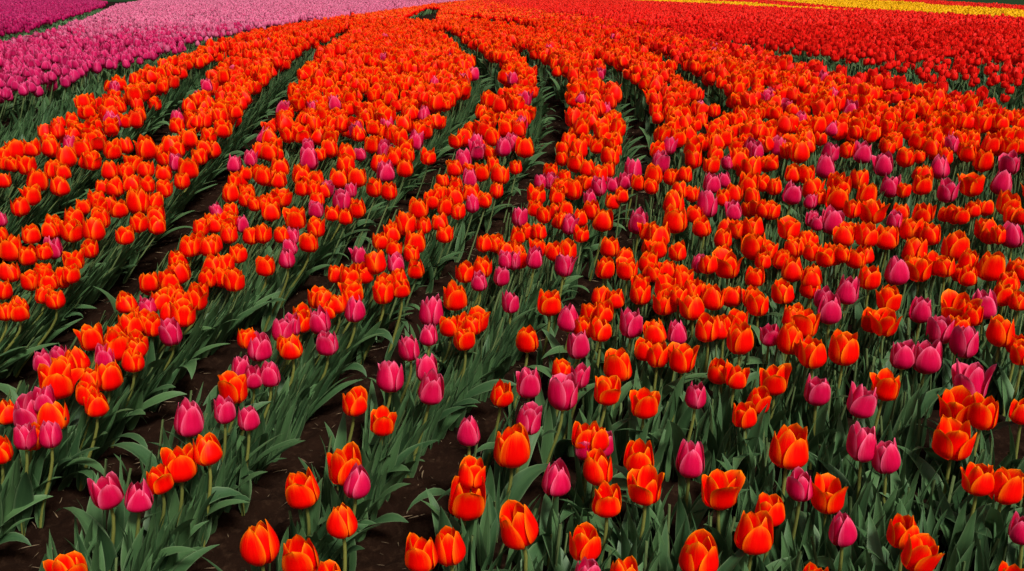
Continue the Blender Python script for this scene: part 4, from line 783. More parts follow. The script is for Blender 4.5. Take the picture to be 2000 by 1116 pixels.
EXTRA = [(-0.367, 3.103, -0.24, 0.78, 'Om'), (-0.938, 3.106, -0.237, 0.78, 'Om'), (-0.034, 3.036, -0.213, 0.78, 'Pm'), (-1.423, 3.089, -0.219, 0.78, 'Om'), (0.462, 3.118, -0.223, 0.78, 'Om'), (1.675, 3.155, -0.229, 0.78, 'Om'), (-1.535, 3.143, -0.226, 0.78, 'Om'), (-0.316, 3.158, -0.223, 0.78, 'Om'), (0.621, 3.185, -0.211, 0.78, 'Pm'), (-0.943, 3.165, -0.201, 0.82, 'Om'), (0.006, 3.245, -0.218, 0.78, 'Pm'), (0.91, 3.261, -0.218, 0.78, 'Om'), (-0.019, 3.174, -0.195, 0.78, 'Pm'), (-1.133, 3.252, -0.215, 0.78, 'Om'), (0.026, 3.262, -0.218, 0.78, 'Om'), (0.841, 3.226, -0.208, 0.78, 'Om'), (1.047, 3.216, -0.197, 0.84, 'Oo'), (0.378, 3.236, -0.202, 0.84, 'Om'), (-0.517, 3.255, -0.203, 0.78, 'Pm'), (0.728, 3.302, -0.21, 0.85, 'Om'), (-0.918, 3.234, -0.188, 0.85, 'Om'), (1.114, 3.242, -0.191, 0.78, 'Om'), (-0.343, 3.296, -0.204, 0.78, 'Om'), (1.012, 3.252, -0.189, 0.78, 'Om'), (0.144, 3.299, -0.201, 0.78, 'Om'), (0.572, 3.332, -0.205, 0.86, 'Om'), (0.879, 3.298, -0.196, 0.78, 'Om'), (-1.588, 3.273, -0.189, 0.78, 'Om'), (-0.022, 3.266, -0.183, 0.78, 'Om'), (0.968, 3.32, -0.192, 0.86, 'Om'), (-1.464, 3.349, -0.2, 0.83, 'Om'), (-0.399, 3.277, -0.181, 0.78, 'Om'), (0.088, 3.328, -0.194, 0.8, 'Om'), (-0.762, 3.314, -0.186, 0.78, 'Pm'), (-0.059, 3.405, -0.195, 0.81, 'Om'), (-0.097, 3.333, -0.177, 0.78, 'Om'), (-0.468, 3.439, -0.194, 0.82, 'Om'), (0.75, 3.437, -0.189, 0.88, 'Om'), (1.035, 3.404, -0.181, 0.87, 'Om'), (-0.782, 3.451, -0.183, 0.78, 'Pm'), (-0.936, 3.476, -0.184, 0.83, 'Om'), (0.021, 3.452, -0.179, 0.78, 'Om'), (1.73, 3.447, -0.178, 0.78, 'Om'), (-1.359, 3.402, -0.164, 0.87, 'Om'), (-0.89, 3.466, -0.177, 0.85, 'Om'), (-0.81, 3.408, -0.164, 0.78, 'Om'), (-1.015, 3.481, -0.181, 0.86, 'Om'), (-1.688, 3.402, -0.162, 0.87, 'Om'), (-0.435, 3.51, -0.188, 0.84, 'Om'), (-1.809, 3.427, -0.168, 0.78, 'Om'), (-0.243, 3.513, -0.186, 0.84, 'Om'), (0.249, 3.491, -0.181, 0.78, 'Om'), (0.097, 3.49, -0.173, 0.78, 'Om'), (0.06, 3.528, -0.182, 0.78, 'Om'), (-1.65, 3.467, -0.164, 0.78, 'Om'), (0.82, 3.534, -0.174, 0.91, 'Om'), (-1.116, 3.485, -0.158, 0.78, 'Oo'), (-0.71, 3.522, -0.167, 0.9, 'Om'), (0.693, 3.545, -0.167, 0.94, 'Om'), (-0.321, 3.537, -0.161, 0.78, 'Om'), (0.211, 3.564, -0.167, 0.88, 'Pm'), (-1.311, 3.589, -0.172, 0.85, 'Om'), (-1.002, 3.607, -0.174, 0.78, 'Pm'), (-1.701, 3.6, -0.17, 0.92, 'Om'), (-1.077, 3.527, -0.154, 0.78, 'Om'), (-1.365, 3.554, -0.155, 0.91, 'Om'), (1.129, 3.592, -0.163, 0.78, 'Pm'), (-0.268, 3.611, -0.163, 0.86, 'Om'), (0.19, 3.606, -0.162, 0.78, 'Om'), (1.413, 3.59, -0.153, 0.88, 'Pm'), (-1.042, 3.602, -0.156, 0.78, 'Om'), (-1.514, 3.589, -0.148, 0.92, 'Om'), (-1.921, 3.655, -0.163, 0.78, 'Pm'), (0.256, 3.671, -0.166, 0.78, 'Om'), (1.12, 3.634, -0.158, 0.78, 'Pm'), (0.029, 3.677, -0.163, 0.94, 'Pm'), (-0.623, 3.648, -0.152, 0.78, 'Om'), (1.898, 3.622, -0.146, 0.78, 'Om'), (1.675, 3.636, -0.144, 0.86, 'Om'), (-1.341, 3.676, -0.153, 0.94, 'Om'), (0.118, 3.602, -0.137, 0.78, 'Om'), (0.694, 3.701, -0.153, 0.88, 'Om'), (1.658, 3.729, -0.159, 0.78, 'Om'), (-0.671, 3.643, -0.136, 0.78, 'Om'), (-0.922, 3.73, -0.149, 0.98, 'Om'), (0.835, 3.682, -0.139, 0.94, 'Pm'), (-0.202, 3.663, -0.135, 0.8, 'Om'), (1.478, 3.709, -0.145, 0.88, 'Om'), (0.167, 3.75, -0.154, 0.78, 'Om'), (-1.126, 3.719, -0.147, 0.78, 'Pm'), (1.001, 3.761, -0.151, 0.92, 'Om'), (0.306, 3.766, -0.152, 0.96, 'Om'), (-0.756, 3.771, -0.153, 0.89, 'Pm'), (-1.076, 3.732, -0.145, 0.82, 'Om'), (-0.597, 3.767, -0.147, 0.93, 'Om'), (0.948, 3.674, -0.128, 0.85, 'Om'), (1.283, 3.683, -0.13, 0.9, 'Om'), (1.757, 3.725, -0.138, 0.81, 'Om'), (0.203, 3.691, -0.131, 0.78, 'Om'), (0.914, 3.771, -0.148, 0.82, 'Om'), (-1.492, 3.704, -0.131, 0.94, 'Om'), (-0.253, 3.72, -0.132, 0.88, 'Om'), (1.831, 3.778, -0.144, 0.82, 'Om'), (0.087, 3.692, -0.127, 0.84, 'Om'), (-1.556, 3.701, -0.128, 0.81, 'Om'), (-1.918, 3.809, -0.148, 0.97, 'Om'), (-1.661, 3.788, -0.142, 0.83, 'Om'), (-0.154, 3.794, -0.135, 0.85, 'Pm'), (-1.001, 3.807, -0.135, 0.78, 'Om'), (-0.967, 3.811, -0.131, 0.78, 'Om'), (0.397, 3.869, -0.138, 0.84, 'Om'), (1.151, 3.772, -0.118, 0.78, 'Pm'), (-0.316, 3.875, -0.134, 0.91, 'Om'), (-0.105, 3.809, -0.121, 0.78, 'Om'), (-1.644, 3.877, -0.129, 0.98, 'Om'), (-1.054, 3.881, -0.13, 0.84, 'Om'), (-0.765, 3.852, -0.124, 0.84, 'Om'), (-0.919, 3.922, -0.133, 1.01, 'Oo'), (-0.224, 3.81, -0.111, 0.97, 'Om'), (0.833, 3.868, -0.122, 0.84, 'Om'), (0.934, 3.806, -0.11, 0.83, 'Om'), (0.177, 3.871, -0.123, 0.78, 'Om'), (0.31, 3.928, -0.134, 0.8, 'Pm'), (-1.906, 3.889, -0.121, 0.94, 'Oo'), (0.096, 3.874, -0.113, 1.02, 'Om'), (1.392, 3.851, -0.108, 1.05, 'Om'), (0.431, 3.859, -0.11, 0.78, 'Om'), (0.726, 3.948, -0.127, 0.78, 'Om'), (-1.118, 3.894, -0.114, 0.92, 'Om'), (0.88, 3.876, -0.108, 0.98, 'Om'), (-0.291, 3.915, -0.116, 0.78, 'Om'), (-0.164, 3.926, -0.113, 1.0, 'Om'), (-0.486, 3.885, -0.1, 0.91, 'Om'), (-0.062, 3.994, -0.121, 0.78, 'Om'), (-0.653, 3.977, -0.117, 0.78, 'Pm'), (1.569, 3.933, -0.106, 0.78, 'Om'), (0.25, 4.003, -0.117, 1.09, 'Om'), (-0.791, 3.919, -0.101, 0.78, 'Om'), (0.673, 3.943, -0.106, 0.93, 'Om'), (-0.759, 4.018, -0.12, 0.86, 'Pm'), (-1.405, 3.974, -0.109, 0.87, 'Oo'), (-0.552, 3.958, -0.103, 0.93, 'Om'), (-0.838, 3.924, -0.097, 0.78, 'Om'), (-1.619, 4.01, -0.108, 1.02, 'Om'), (0.353, 3.988, -0.104, 0.97, 'Pm'), (1.069, 4.006, -0.107, 0.8, 'Om'), (0.208, 3.994, -0.105, 0.79, 'Om'), (0.57, 4.017, -0.106, 0.8, 'Om'), (-1.86, 4.043, -0.109, 1.06, 'Om'), (1.321, 3.949, -0.091, 1.07, 'Om'), (-1.673, 4.016, -0.104, 0.8, 'Om'), (1.659, 3.984, -0.092, 1.08, 'Om'), (-1.548, 4.007, -0.097, 0.94, 'Om'), (0.964, 4.004, -0.096, 1.09, 'Om'), (-1.504, 4.057, -0.106, 0.88, 'Om'), (-0.228, 3.989, -0.093, 0.78, 'Om'), (0.408, 3.991, -0.094, 0.78, 'Pm'), (0.811, 3.998, -0.09, 1.1, 'Pm'), (0.317, 4.063, -0.102, 0.88, 'Om'), (1.031, 4.043, -0.098, 0.88, 'Om'), (0.519, 4.053, -0.1, 0.78, 'Om'), (0.116, 4.047, -0.093, 0.82, 'Pm'), (0.163, 4.117, -0.106, 0.84, 'Pm'), (0.472, 4.128, -0.108, 0.84, 'Pm'), (-1.365, 4.07, -0.092, 0.92, 'Om'), (-1.159, 4.108, -0.099, 0.82, 'Om'), (-0.955, 4.026, -0.084, 0.8, 'Om'), (-0.287, 4.086, -0.095, 0.78, 'Om'), (0.884, 4.099, -0.098, 0.78, 'Pm'), (-2.094, 4.06, -0.088, 0.82, 'Om'), (-0.176, 4.114, -0.095, 0.92, 'Pm'), (-0.724, 4.127, -0.092, 1.12, 'Om'), (-0.813, 4.118, -0.09, 0.82, 'Om'), (-0.647, 4.121, -0.085, 1.11, 'Om'), (-1.036, 4.113, -0.084, 0.96, 'Om'), (0.674, 4.168, -0.091, 0.98, 'Om'), (0.599, 4.16, -0.087, 1.05, 'Om'), (1.725, 4.116, -0.079, 0.89, 'Om'), (0.223, 4.192, -0.092, 0.83, 'Om'), (0.364, 4.124, -0.08, 0.97, 'Om'), (-0.049, 4.163, -0.082, 1.13, 'Om'), (1.233, 4.132, -0.076, 1.04, 'Om'), (-0.899, 4.211, -0.09, 1.14, 'Om'), (1.172, 4.124, -0.075, 0.89, 'Om'), (0.725, 4.127, -0.075, 0.89, 'Om'), (-1.497, 4.244, -0.09, 0.99, 'Om'), (-1.129, 4.186, -0.08, 0.83, 'Om'), (-0.131, 4.22, -0.081, 1.06, 'Om'), (-1.887, 4.147, -0.068, 0.9, 'Om'), (-1.727, 4.243, -0.082, 0.99, 'Om'), (-1.96, 4.214, -0.074, 0.99, 'Om'), (-1.671, 4.276, -0.085, 0.92, 'Om'), (0.165, 4.232, -0.077, 0.91, 'Om'), (0.412, 4.234, -0.078, 0.84, 'Om'), (0.322, 4.211, -0.068, 0.91, 'Om'), (-1.561, 4.213, -0.068, 0.99, 'Om'), (-0.247, 4.241, -0.068, 0.99, 'Om'), (-0.46, 4.251, -0.069, 1.03, 'Om'), (0.016, 4.229, -0.063, 0.78, 'Om'), (-0.993, 4.239, -0.062, 1.07, 'Om'), (0.856, 4.254, -0.059, 0.96, 'Oo'), (-2.137, 4.353, -0.072, 1.13, 'Om'), (-0.586, 4.359, -0.07, 1.02, 'Om'), (-0.727, 4.324, -0.065, 1.17, 'Om'), (-1.214, 4.324, -0.065, 0.96, 'Pm'), (-2.179, 4.314, -0.063, 0.85, 'Om'), (-0.085, 4.361, -0.071, 0.86, 'Om'), (0.653, 4.368, -0.069, 1.19, 'Pm'), (-1.686, 4.406, -0.072, 1.13, 'Oo'), (0.283, 4.372, -0.067, 1.1, 'Om'), (1.136, 4.329, -0.06, 0.87, 'Om'), (-1.482, 4.359, -0.065, 0.97, 'Pm'), (0.944, 4.345, -0.062, 0.79, 'Pm'), (2.102, 4.42, -0.069, 1.19, 'Om'), (-1.851, 4.365, -0.057, 1.05, 'Oo'), (0.999, 4.369, -0.055, 1.18, 'Om'), (0.816, 4.449, -0.065, 1.04, 'Om'), (-0.212, 4.381, -0.054, 1.11, 'Pm'), (0.223, 4.43, -0.059, 0.79, 'Om'), (-1.162, 4.409, -0.056, 0.89, 'Pm'), (1.729, 4.354, -0.041, 1.05, 'Oo'), (-1.993, 4.429, -0.053, 1.19, 'Om'), (-0.524, 4.458, -0.052, 1.12, 'Om'), (0.44, 4.431, -0.048, 1.19, 'Om'), (-1.412, 4.483, -0.056, 0.96, 'Om'), (1.935, 4.434, -0.048, 1.03, 'Om'), (-0.37, 4.376, -0.039, 0.94, 'Om'), (-0.461, 4.414, -0.045, 0.79, 'Om'), (1.823, 4.441, -0.049, 0.78, 'Om'), (-0.738, 4.418, -0.04, 1.11, 'Om'), (-0.682, 4.462, -0.044, 0.78, 'Pm'), (-2.296, 4.478, -0.043, 1.08, 'Om'), (-0.871, 4.5, -0.047, 0.81, 'Om'), (2.041, 4.445, -0.035, 1.03, 'Om'), (1.292, 4.464, -0.035, 1.24, 'Om'), (1.454, 4.53, -0.045, 1.19, 'Pm'), (-0.1, 4.571, -0.052, 0.82, 'Om'), (-1.104, 4.531, -0.04, 1.14, 'Om'), (-0.161, 4.541, -0.041, 1.03, 'Po'), (1.099, 4.466, -0.027, 0.99, 'Pm'), (-2.256, 4.518, -0.032, 1.28, 'Om'), (-1.802, 4.477, -0.026, 1.08, 'Om'), (-1.16, 4.569, -0.04, 0.98, 'Om'), (0.302, 4.502, -0.03, 1.13, 'Om'), (1.236, 4.611, -0.046, 1.28, 'Pm'), (0.671, 4.567, -0.039, 0.98, 'Om'), (1.55, 4.592, -0.043, 0.99, 'Om'), (-1.665, 4.521, -0.027, 1.28, 'Om'), (-1.98, 4.59, -0.037, 1.23, 'Om'), (1.965, 4.638, -0.044, 1.24, 'Om'), (-0.836, 4.572, -0.034, 1.06, 'Om'), (0.234, 4.548, -0.031, 0.9, 'Om'), (0.06, 4.625, -0.036, 1.24, 'Om'), (-2.149, 4.636, -0.038, 1.16, 'Om'), (-2.18, 4.515, -0.02, 1.05, 'Om'), (1.742, 4.601, -0.032, 0.9, 'Om'), (-0.041, 4.524, -0.021, 1.09, 'Pm'), (0.725, 4.581, -0.024, 1.01, 'Pm'), (2.354, 4.631, -0.031, 0.99, 'Om'), (-1.766, 4.551, -0.019, 0.89, 'Om'), (0.391, 4.599, -0.026, 0.9, 'Om'), (-0.94, 4.593, -0.025, 0.83, 'Pm'), (-0.653, 4.638, -0.026, 0.99, 'Om'), (-2.085, 4.69, -0.033, 0.94, 'Pm'), (2.037, 4.603, -0.021, 1.02, 'Pm'), (2.275, 4.692, -0.028, 1.01, 'Om')]
LEAN = {7: -16, 10: 6, 17: 15, 26: 10, 29: -6, 30: -8, 33: 9, 57: -8, 70: -13, 87: -8, 123: 8}
PINKS = [(-2.04, 5.15, 0.98), (-1.9, 5.74, 1.0), (-1.79, 5.06, 0.96), (-1.26, 4.87, 1.07), (-0.8, 4.78, 1.05), (-0.7, 4.52, 0.8), (-0.62, 4.93, 1.01), (-1.23, 5.26, 1.0), (1.13, 4.58, 1.08), (1.48, 5.4, 1.02), (1.43, 5.6, 0.98), (1.82, 5.26, 0.92), (2.31, 6.48, 0.93), (2.41, 6.37, 0.92), (2.1, 4.76, 1.05), (1.58, 4.52, 1.2), (1.13, 5.53, 1.13), (-0.17, 6.16, 0.8), (-0.2, 6.61, 0.76), (0.59, 5.34, 0.93), (-0.16, 4.54, 1.0), (-0.06, 6.07, 0.79), (0.2, 5.6, 0.81), (0.15, 4.87, 0.86), (-0.44, 6.16, 0.71), (0.39, 5.53, 0.72), (0.68, 4.25, 0.88), (1.44, 5.67, 0.9), (0.97, 6.61, 0.76), (0.88, 7.31, 0.84), (0.0, 4.58, 0.88), (-0.44, 4.81, 0.85), (-0.92, 5.4, 0.79), (1.49, 5.06, 0.81), (1.76, 5.67, 0.74)]
D_NEAR = 130
# ------------------------------------------------------------------ the ground
def axis(lo, hi, d, far, growth=1.12):
    a = list(np.arange(lo, hi, d))
    s, x, out = d, hi, []
    while x < far:
        out.append(x); s *= growth; x += s
    out.append(far)
    return a, out
ax_, xr = axis(-2.6, 2.6, .0135, 3000)
xs = np.array([-x for x in xr[::-1]] + ax_[1:] + xr)
ay_, yr = axis(1.1, 6.6, .0135, 3000)
ys = np.array([-3000, -800, -200, -60, -20, -8, -4, -2.5, -1.2, -.4, .2, .6, .85, 1.0] + ay_ + yr)
GX, GY = np.meshgrid(xs, ys)
GZ = ground_z(GX, GY)
gv = np.stack([GX, GY, GZ], -1).reshape(-1, 3)
link("soil_ground", mesh_from("soil_ground", gv, grid_faces(len(xs) - 1, len(ys) - 1), None, [SOIL]), kind="structure")

def sheet(name, pts, lift, mat, kind="structure"):
    v = np.array([(x, y, float(hill(y)) + lift) for x, y in pts])
    return link(name, mesh_from(name, v, np.array([[0, 1, 2, 3]]), None, [mat]), kind=kind)
# mown grass beyond the flower fields
sheet("grass_field", [(-900, 112), (900, 112), (900, 2500), (-900, 2500)], .03, GRASS)
sheet("grass_strip", [(20.6, 40.7), (400, -200), (400, 111.9), (44, 111.9)], .03, GRASS)

# ------------------------------------------------------------------ head shapes for the mass of flowers
hr = np.random.default_rng(31)
def head_tpl(kind, pink, nu, nv):
    return merge(flower_petals(kind, pink, hr, nu, nv))
def blob(ns, nv, wide):
    R, H = .036 * wide, .080
    a = np.linspace(0, 2 * PI, ns + 1)
    v = np.linspace(0, 1, nv + 1)
    rr = np.where(v < .45, np.sin(PI / 2 * np.clip(v / .45, 0, 1)) ** .7, 1 - .35 * np.clip((v - .45) / .55, 0, 1) ** 1.6)
    A, V = np.meshgrid(a, v)
    lob = 1 + .16 * np.cos(3 * A) * V
    z = H * V ** 1.2 * (1 + .12 * np.cos(3 * A + .5) * V)
    P = np.stack([R * rr[:, None] * lob * np.cos(A), R * rr[:, None] * lob * np.sin(A), z], -1).reshape(-1, 3)
    uv = np.stack([.55 * np.sin(3 * A) , V], -1).reshape(-1, 2)
    return P, grid_faces(ns, nv), uv
HD = {}
for pk in (False, True):
    HD[0, pk] = [(k, head_tpl(k, pk, 4, 6)) for k in 'ccmmmmmmmmmmoooooooo'] if not pk else [(k, head_tpl(k, pk, 4, 6)) for k in 'ccccmmmmmmo']
    HD[1, pk] = [(k, head_tpl(k, pk, 2, 4)) for k in ('cmmmmoo' if not pk else 'ccmmm')]
    HD[2, pk] = [('b', blob(6, 4, .95)), ('b', blob(6, 4, 1.05)), ('b', blob(6, 4, 1.1))]
    HD[3, pk] = [('b', blob(5, 3, 1.1)), ('b', blob(5, 3, 1.2))]
STEM_T = {0: tube([(0, 0, 0), (.004, 0, .35), (.003, 0, .7), (0, 0, 1)], np.array([.0042, .0038, .0036, .0036]), 5),
          1: tube([(0, 0, 0), (.003, 0, .5), (0, 0, 1)], np.array([.0045, .004, .0038]), 3)}

def put_heads(mass, x, y, zc, s, mat, pink, lod, kinds=None, lean=.19):
    """heads whose middles sit at (x, y, zc); returns where their stems end"""
    n = len(x)
    if n == 0:
        return np.zeros((0, 3))
    R = tilt(np.abs(rng.normal(0, lean, n)), rng.uniform(0, 2 * PI, n)) @ rotz(rng.uniform(0, 2 * PI, n))
    c = np.stack([x, y, zc], -1) - R[:, :, 2] * (.041 * s)[:, None]
    pool = HD[lod, pink]
    pick = rng.integers(0, len(pool), n)
    if kinds is not None and lod == 0:
        pick = np.array([rng.choice([i for i, (k, _) in enumerate(pool) if k == q] or [0]) for q in kinds])
    for i, (_, t) in enumerate(pool):
        m = pick == i
        mass.add(t, R[m] * s[m][:, None, None], c[m], mat)
    return c

def put_stems(mass, base, top, lod):
    n = len(base)
    if n == 0:
        return
    a = rng.uniform(0, 2 * PI, n)
    M = np.zeros((n, 3, 3))
    M[:, 0, 0], M[:, 1, 0] = np.cos(a), np.sin(a)
    M[:, 0, 1], M[:, 1, 1] = -np.sin(a), np.cos(a)
    M[:, :, 2] = top - base
    mass.add(STEM_T[lod], M, base, BEDSTEM)

def put_leaves(mass, x, y, kind, sets, s=(.72, 1.0), az=None, lift=-.008):
    n = len(x)
    if n == 0:
        return
    if az is None:
        az = rng.uniform(0, 2 * PI, n)
    T = np.stack([x, y, ground_z(x, y) + lift], -1)
    R = rotz(az) * (rng.uniform(*s, n) * (1 + .12 * np.clip((2.9 - y) / .7, 0, 1)))[:, None, None]
    S = np.tile(np.eye(3), (n, 1, 1))
    S[:, 0, 2] = lean_x(x + .1, y) / HEAD_H * .9      # the whole plant leans
    R = S @ R
    pick = rng.integers(0, len(sets[kind]), n)
    for i, t in enumerate(sets[kind]):
        m = pick == i
        mass.add(t, R[m], T[m], LEAF)

def scatter(x0, x1, y0, y1, dens):
    """points about evenly spread over a rectangle"""
    sp = 1 / math.sqrt(dens)
    nx, ny = int((x1 - x0) / sp) + 1, int((y1 - y0) / sp) + 1
    i, j = np.meshgrid(np.arange(nx), np.arange(ny))
    x = x0 + (i + .5 * (j % 2) + rng.uniform(-.42, .42, i.shape)) * sp
    y = y0 + (j + rng.uniform(-.42, .42, i.shape)) * sp
    return x.ravel(), y.ravel()

def seen(x, y, pad=.35):
    return (np.abs(x) < .545 * np.maximum(y, 0) + pad) & (y > 1.0)

def line_x(y, pts):
    """x on a line given as (x, y) points with rising y"""
    p = np.array(pts)
    return np.interp(y, p[:, 1], p[:, 0])
PINK_EDGE = [(-2.95, 3.5), (-2.80, 5.6), (-2.74, 6.4), (-2.80, 8.1), (-3.2, 10.2), (-3.75, 16), (-3.85, 19.4), (-3.72, 24.8), (-3.7, 120)]
ORANGE_L = [(-2.40, 3.0), (-2.32, 4.8), (-2.30, 5.9), (-2.34, 6.9), (-2.54, 8.4), (-2.86, 10.8), (-3.08, 13.8), (-3.2, 17), (-3.22, 21), (-3.6, 43), (-3.72, 120)]
ORANGE_R = [(6.0, 3.4), (3.6, 4.9), (2.70, 5.35), (2.56, 5.7), (2.36, 6.2), (2.10, 6.6), (1.99, 7.35), (1.92, 8.6), (1.93, 12.6), (1.5, 19.4), (0, 39), (-1.6, 75), (-2, 120)]
RED_L = [(6.2, 4.4), (3.7, 5.1), (2.80, 5.45), (2.60, 5.8), (2.56, 6.4), (2.57, 7.1), (2.5, 7.7), (2.35, 9.0), (2.2, 11), (1.8, 19.4), (.1, 39), (-1.5, 75), (-1.9, 120)]
MAG_EDGE = [(-5.2, 9), (-6.1, 12.2), (-6.5, 13.8), (-8.3, 18.6), (-10.5, 24.8), (-17.8, 45), (-27, 69), (-50, 120)]
PALE_EDGE = [(-4.2, 8), (-4.75, 9.7), (-5.35, 11.8), (-7.1, 16.9), (-9.6, 24), (-17.2, 45), (-25, 69), (-42, 120)]
YA_LO = [(9.55, 28), (9.4, 31), (9.3, 36), (9.6, 60), (10.2, 110)]
YA_HI = [(9.56, 28), (9.9, 34), (12.9, 56), (16.5, 110)]
YB_LO = [(9.66, 19.4), (9.99, 22.4), (10.3, 25.6), (11.1, 32), (13.3, 45), (22.5, 90), (26, 110)]
YB_HI = [(10.3, 19.4), (14.6, 29.8), (18.4, 45), (25.6, 68), (33.6, 110)]
RB_HI = [(11.6, 19.4), (20.2, 40.7), (43, 110)]

# ------------------------------------------------------------------ the tulips the photograph shows largest, one by one
def make_tulip(i, rec):
    x, y, z, s, code, w, label = rec[:7]
    lean_deg = LEAN.get(i, None)
    pink = code[0] == 'P'
    kind = code[1]
    r = np.random.default_rng(1000 + i)
    root = bpy.data.objects.new("tulip", None)
    COL.objects.link(root)
    root.empty_display_size = .05
    # stem from the soil to the flower
    h = z - .041 * s
    if lean_deg is None:
        ta, tz = abs(r.normal(0, .09)), r.uniform(0, 2 * PI)
    else:
        ta, tz = math.radians(abs(lean_deg)), (PI if lean_deg > 0 else 0) + r.uniform(-.3, .3)
    axis_ = np.array([math.sin(ta) * math.cos(tz), math.sin(ta) * math.sin(tz), math.cos(ta)])
    bottom = np.array([x, y, z]) - axis_ * .041 * s
    off = np.array([r.normal(0, .008) - float(lean_x(np.array([x]), np.array([y]))[0]), r.normal(0, .008)]) - axis_[:2] * .05
    bx, by = bottom[0] + off[0], bottom[1] + off[1]
    bz = float(ground_z(np.array([bx]), np.array([by]))[0]) - .006
    root.location = (bx, by, bz)
    root['label'] = label
    root['category'] = "tulip"
    root['group'] = "tulips standing in the flower beds"
    end = bottom - np.array([bx, by, bz])
    t = np.linspace(0, 1, 8)[:, None]
    mid = np.array([end[0] * .35, end[1] * .35, end[2] * .55]) + np.array([r.normal(0, .008), r.normal(0, .008), 0])
    ctrl2 = end - axis_ * .06
    path = (1 - t) ** 3 * 0 + 3 * (1 - t) ** 2 * t * mid * .6 + 3 * (1 - t) * t ** 2 * ctrl2 + t ** 3 * end
    sv, sf, su = tube(path, (np.linspace(.0046, .0036, 8)) * (.85 + .2 * s), 8)
    su = np.concatenate([su, np.full((len(su), 1), r.random())], 1)
    link("stem", mesh_from("stem", sv, sf, su, [STEM]), root)
    # flower
    M = (tilt(np.array([ta]), np.array([tz]))[0])
    big = w >= 46 and y < 3.2
    hv, hf, hu = heart(s)
    mat = PINK if pink else ORANGE
    pieces = flower_petals(kind, pink, r, 8 if big else 5, 10 if big else 6, s)
    def with_r(u):
        return np.concatenate([u, np.full((len(u), 1), r.random() * .5)], 1)
    if big:
        fl = link("flower", mesh_from("flower", hv @ M.T, hf, with_r(hu), [PISTIL]), root)
        fl.location = Vector(end)
        for pv_, pf, pu in pieces:
            link("petal", mesh_from("petal", pv_ @ M.T, pf, with_r(pu), [mat]), fl)
    else:
        pv_, pf, pu = merge(pieces)
        V = np.concatenate([pv_, hv]); F = np.concatenate([pf, hf + len(pv_)])
        U3 = np.concatenate([with_r(pu), with_r(hu)])
        mi = np.concatenate([np.zeros(len(pf), int), np.ones(len(hf), int)])
        fl = link("flower", mesh_from("flower", V @ M.T, F, U3, [mat, PISTIL], mi), root)
        fl.location = Vector(end)
    # leaves
    n = 3 if big else 2
    a0 = r.uniform(0, 2 * PI)
    for k in range(n):
        kd = ('up', 'arch', 'up')[k] if r.random() < .8 else 'droop'
        if kd != 'up' and in_paths(np.array([bx]), np.array([by]), .06)[0]:
            kd = 'up'
        me = LEAF_ME[kd][r.integers(0, len(LEAF_ME[kd]))]
        lf = link("leaf", me, root)
        lx = float(lean_x(np.array([x]), np.array([y]))[0]) / HEAD_H
        lf.rotation_euler = (Matrix.Rotation(math.atan(lx) * .8, 3, 'Y') @ Matrix.Rotation(a0 + k * 2.2 + r.uniform(-.5, .5), 3, 'Z')).to_euler()
        q = r.uniform(.80, 1.05) * (.72 if leafless(np.array([bx]), np.array([by]), -1, .07)[0] else 1)
        lf.scale = (q, q, q)
        lf.location = (0, 0, .002 + .012 * k)

LEAF_ME = {}
for k, lst in LV.items():
    LEAF_ME[k] = [mesh_from("leaf", v, f, np.concatenate([u, np.full((len(u), 1), j * .137 % 1)], 1), [LEAF]) for j, (v, f, u) in enumerate(lst)]
for i, rec in enumerate(TULIPS):
    make_tulip(i, rec)

# ------------------------------------------------------------------ the remaining orange tulips with pink ones among them
_h = np.array([c[:2] for c in HIDDEN])
HIDDEN = [c for c, k in zip(HIDDEN, in_paths(_h[:, 0] - lean_x(_h[:, 0], _h[:, 1]), _h[:, 1], .07)) if not k]
tul = Mass([ORANGE, SCARLET, RED, PINK, LEAF, BEDSTEM])
TX = np.array([(r[0], r[1]) for r in TULIPS] + [(r[0], r[1]) for r in EXTRA + HIDDEN])
ex = np.array([r[:4] for r in EXTRA + HIDDEN]); ec = np.array([r[4] for r in EXTRA + HIDDEN])
for pk in (False, True):
    m = np.array([c[0] == 'P' for c in ec]) == pk
    e = ex[m]
    top = put_heads(tul, e[:, 0], e[:, 1], e[:, 2], e[:, 3], PINK if pk else ORANGE, pk, 0, [c[1] for c in ec[m]], .1)
    bx, by = top[:, 0] - lean_x(top[:, 0], top[:, 1]) + rng.normal(0, .008, len(top)), top[:, 1] + rng.normal(0, .01, len(top))
    put_stems(tul, np.stack([bx, by, ground_z(bx, by) - .006], -1), top, 0)
    lf_ = ~leafless(bx, by, -1, .07)
    for kd in ('up', 'thin', 'up'):
        put_leaves(tul, bx[lf_], by[lf_], kd, LVm)

def field_points(y0, y1, xl, xr, dens, pad=.35):
    x, y = scatter(-(.55 * y1 + 1), .55 * y1 + 1, y0, y1, dens)
    k = seen(x, y, pad) & (x > xl(y)) & (x < xr(y)) & (y > y0) & (y < y1)
    return x[k], y[k]

def plant(mass, x, y, mat, pink, lod, s0=1.02, zj=.022, stems=True, nleaf=2):
    n = len(x)
    if n == 0:
        return
    s = rng.normal(s0, .09 * s0, n).clip(.72 * s0, 1.25 * s0)
    zc = hill(y) + HEAD_H + rng.normal(0, zj, n)
    top = put_heads(mass, x, y, zc, s, mat, pink, lod)
    if stems:
        base = np.stack([x - lean_x(x, y) + rng.normal(0, .01, n), y + rng.normal(0, .012, n), hill(y) - .015], -1)
        put_stems(mass, base, top, 0 if lod == 0 else 1)
        for q in range(nleaf):
            put_leaves(mass, base[:, 0], base[:, 1], ('up', 'arch', 'thin')[q % 3], LVm if lod == 0 else LVl)

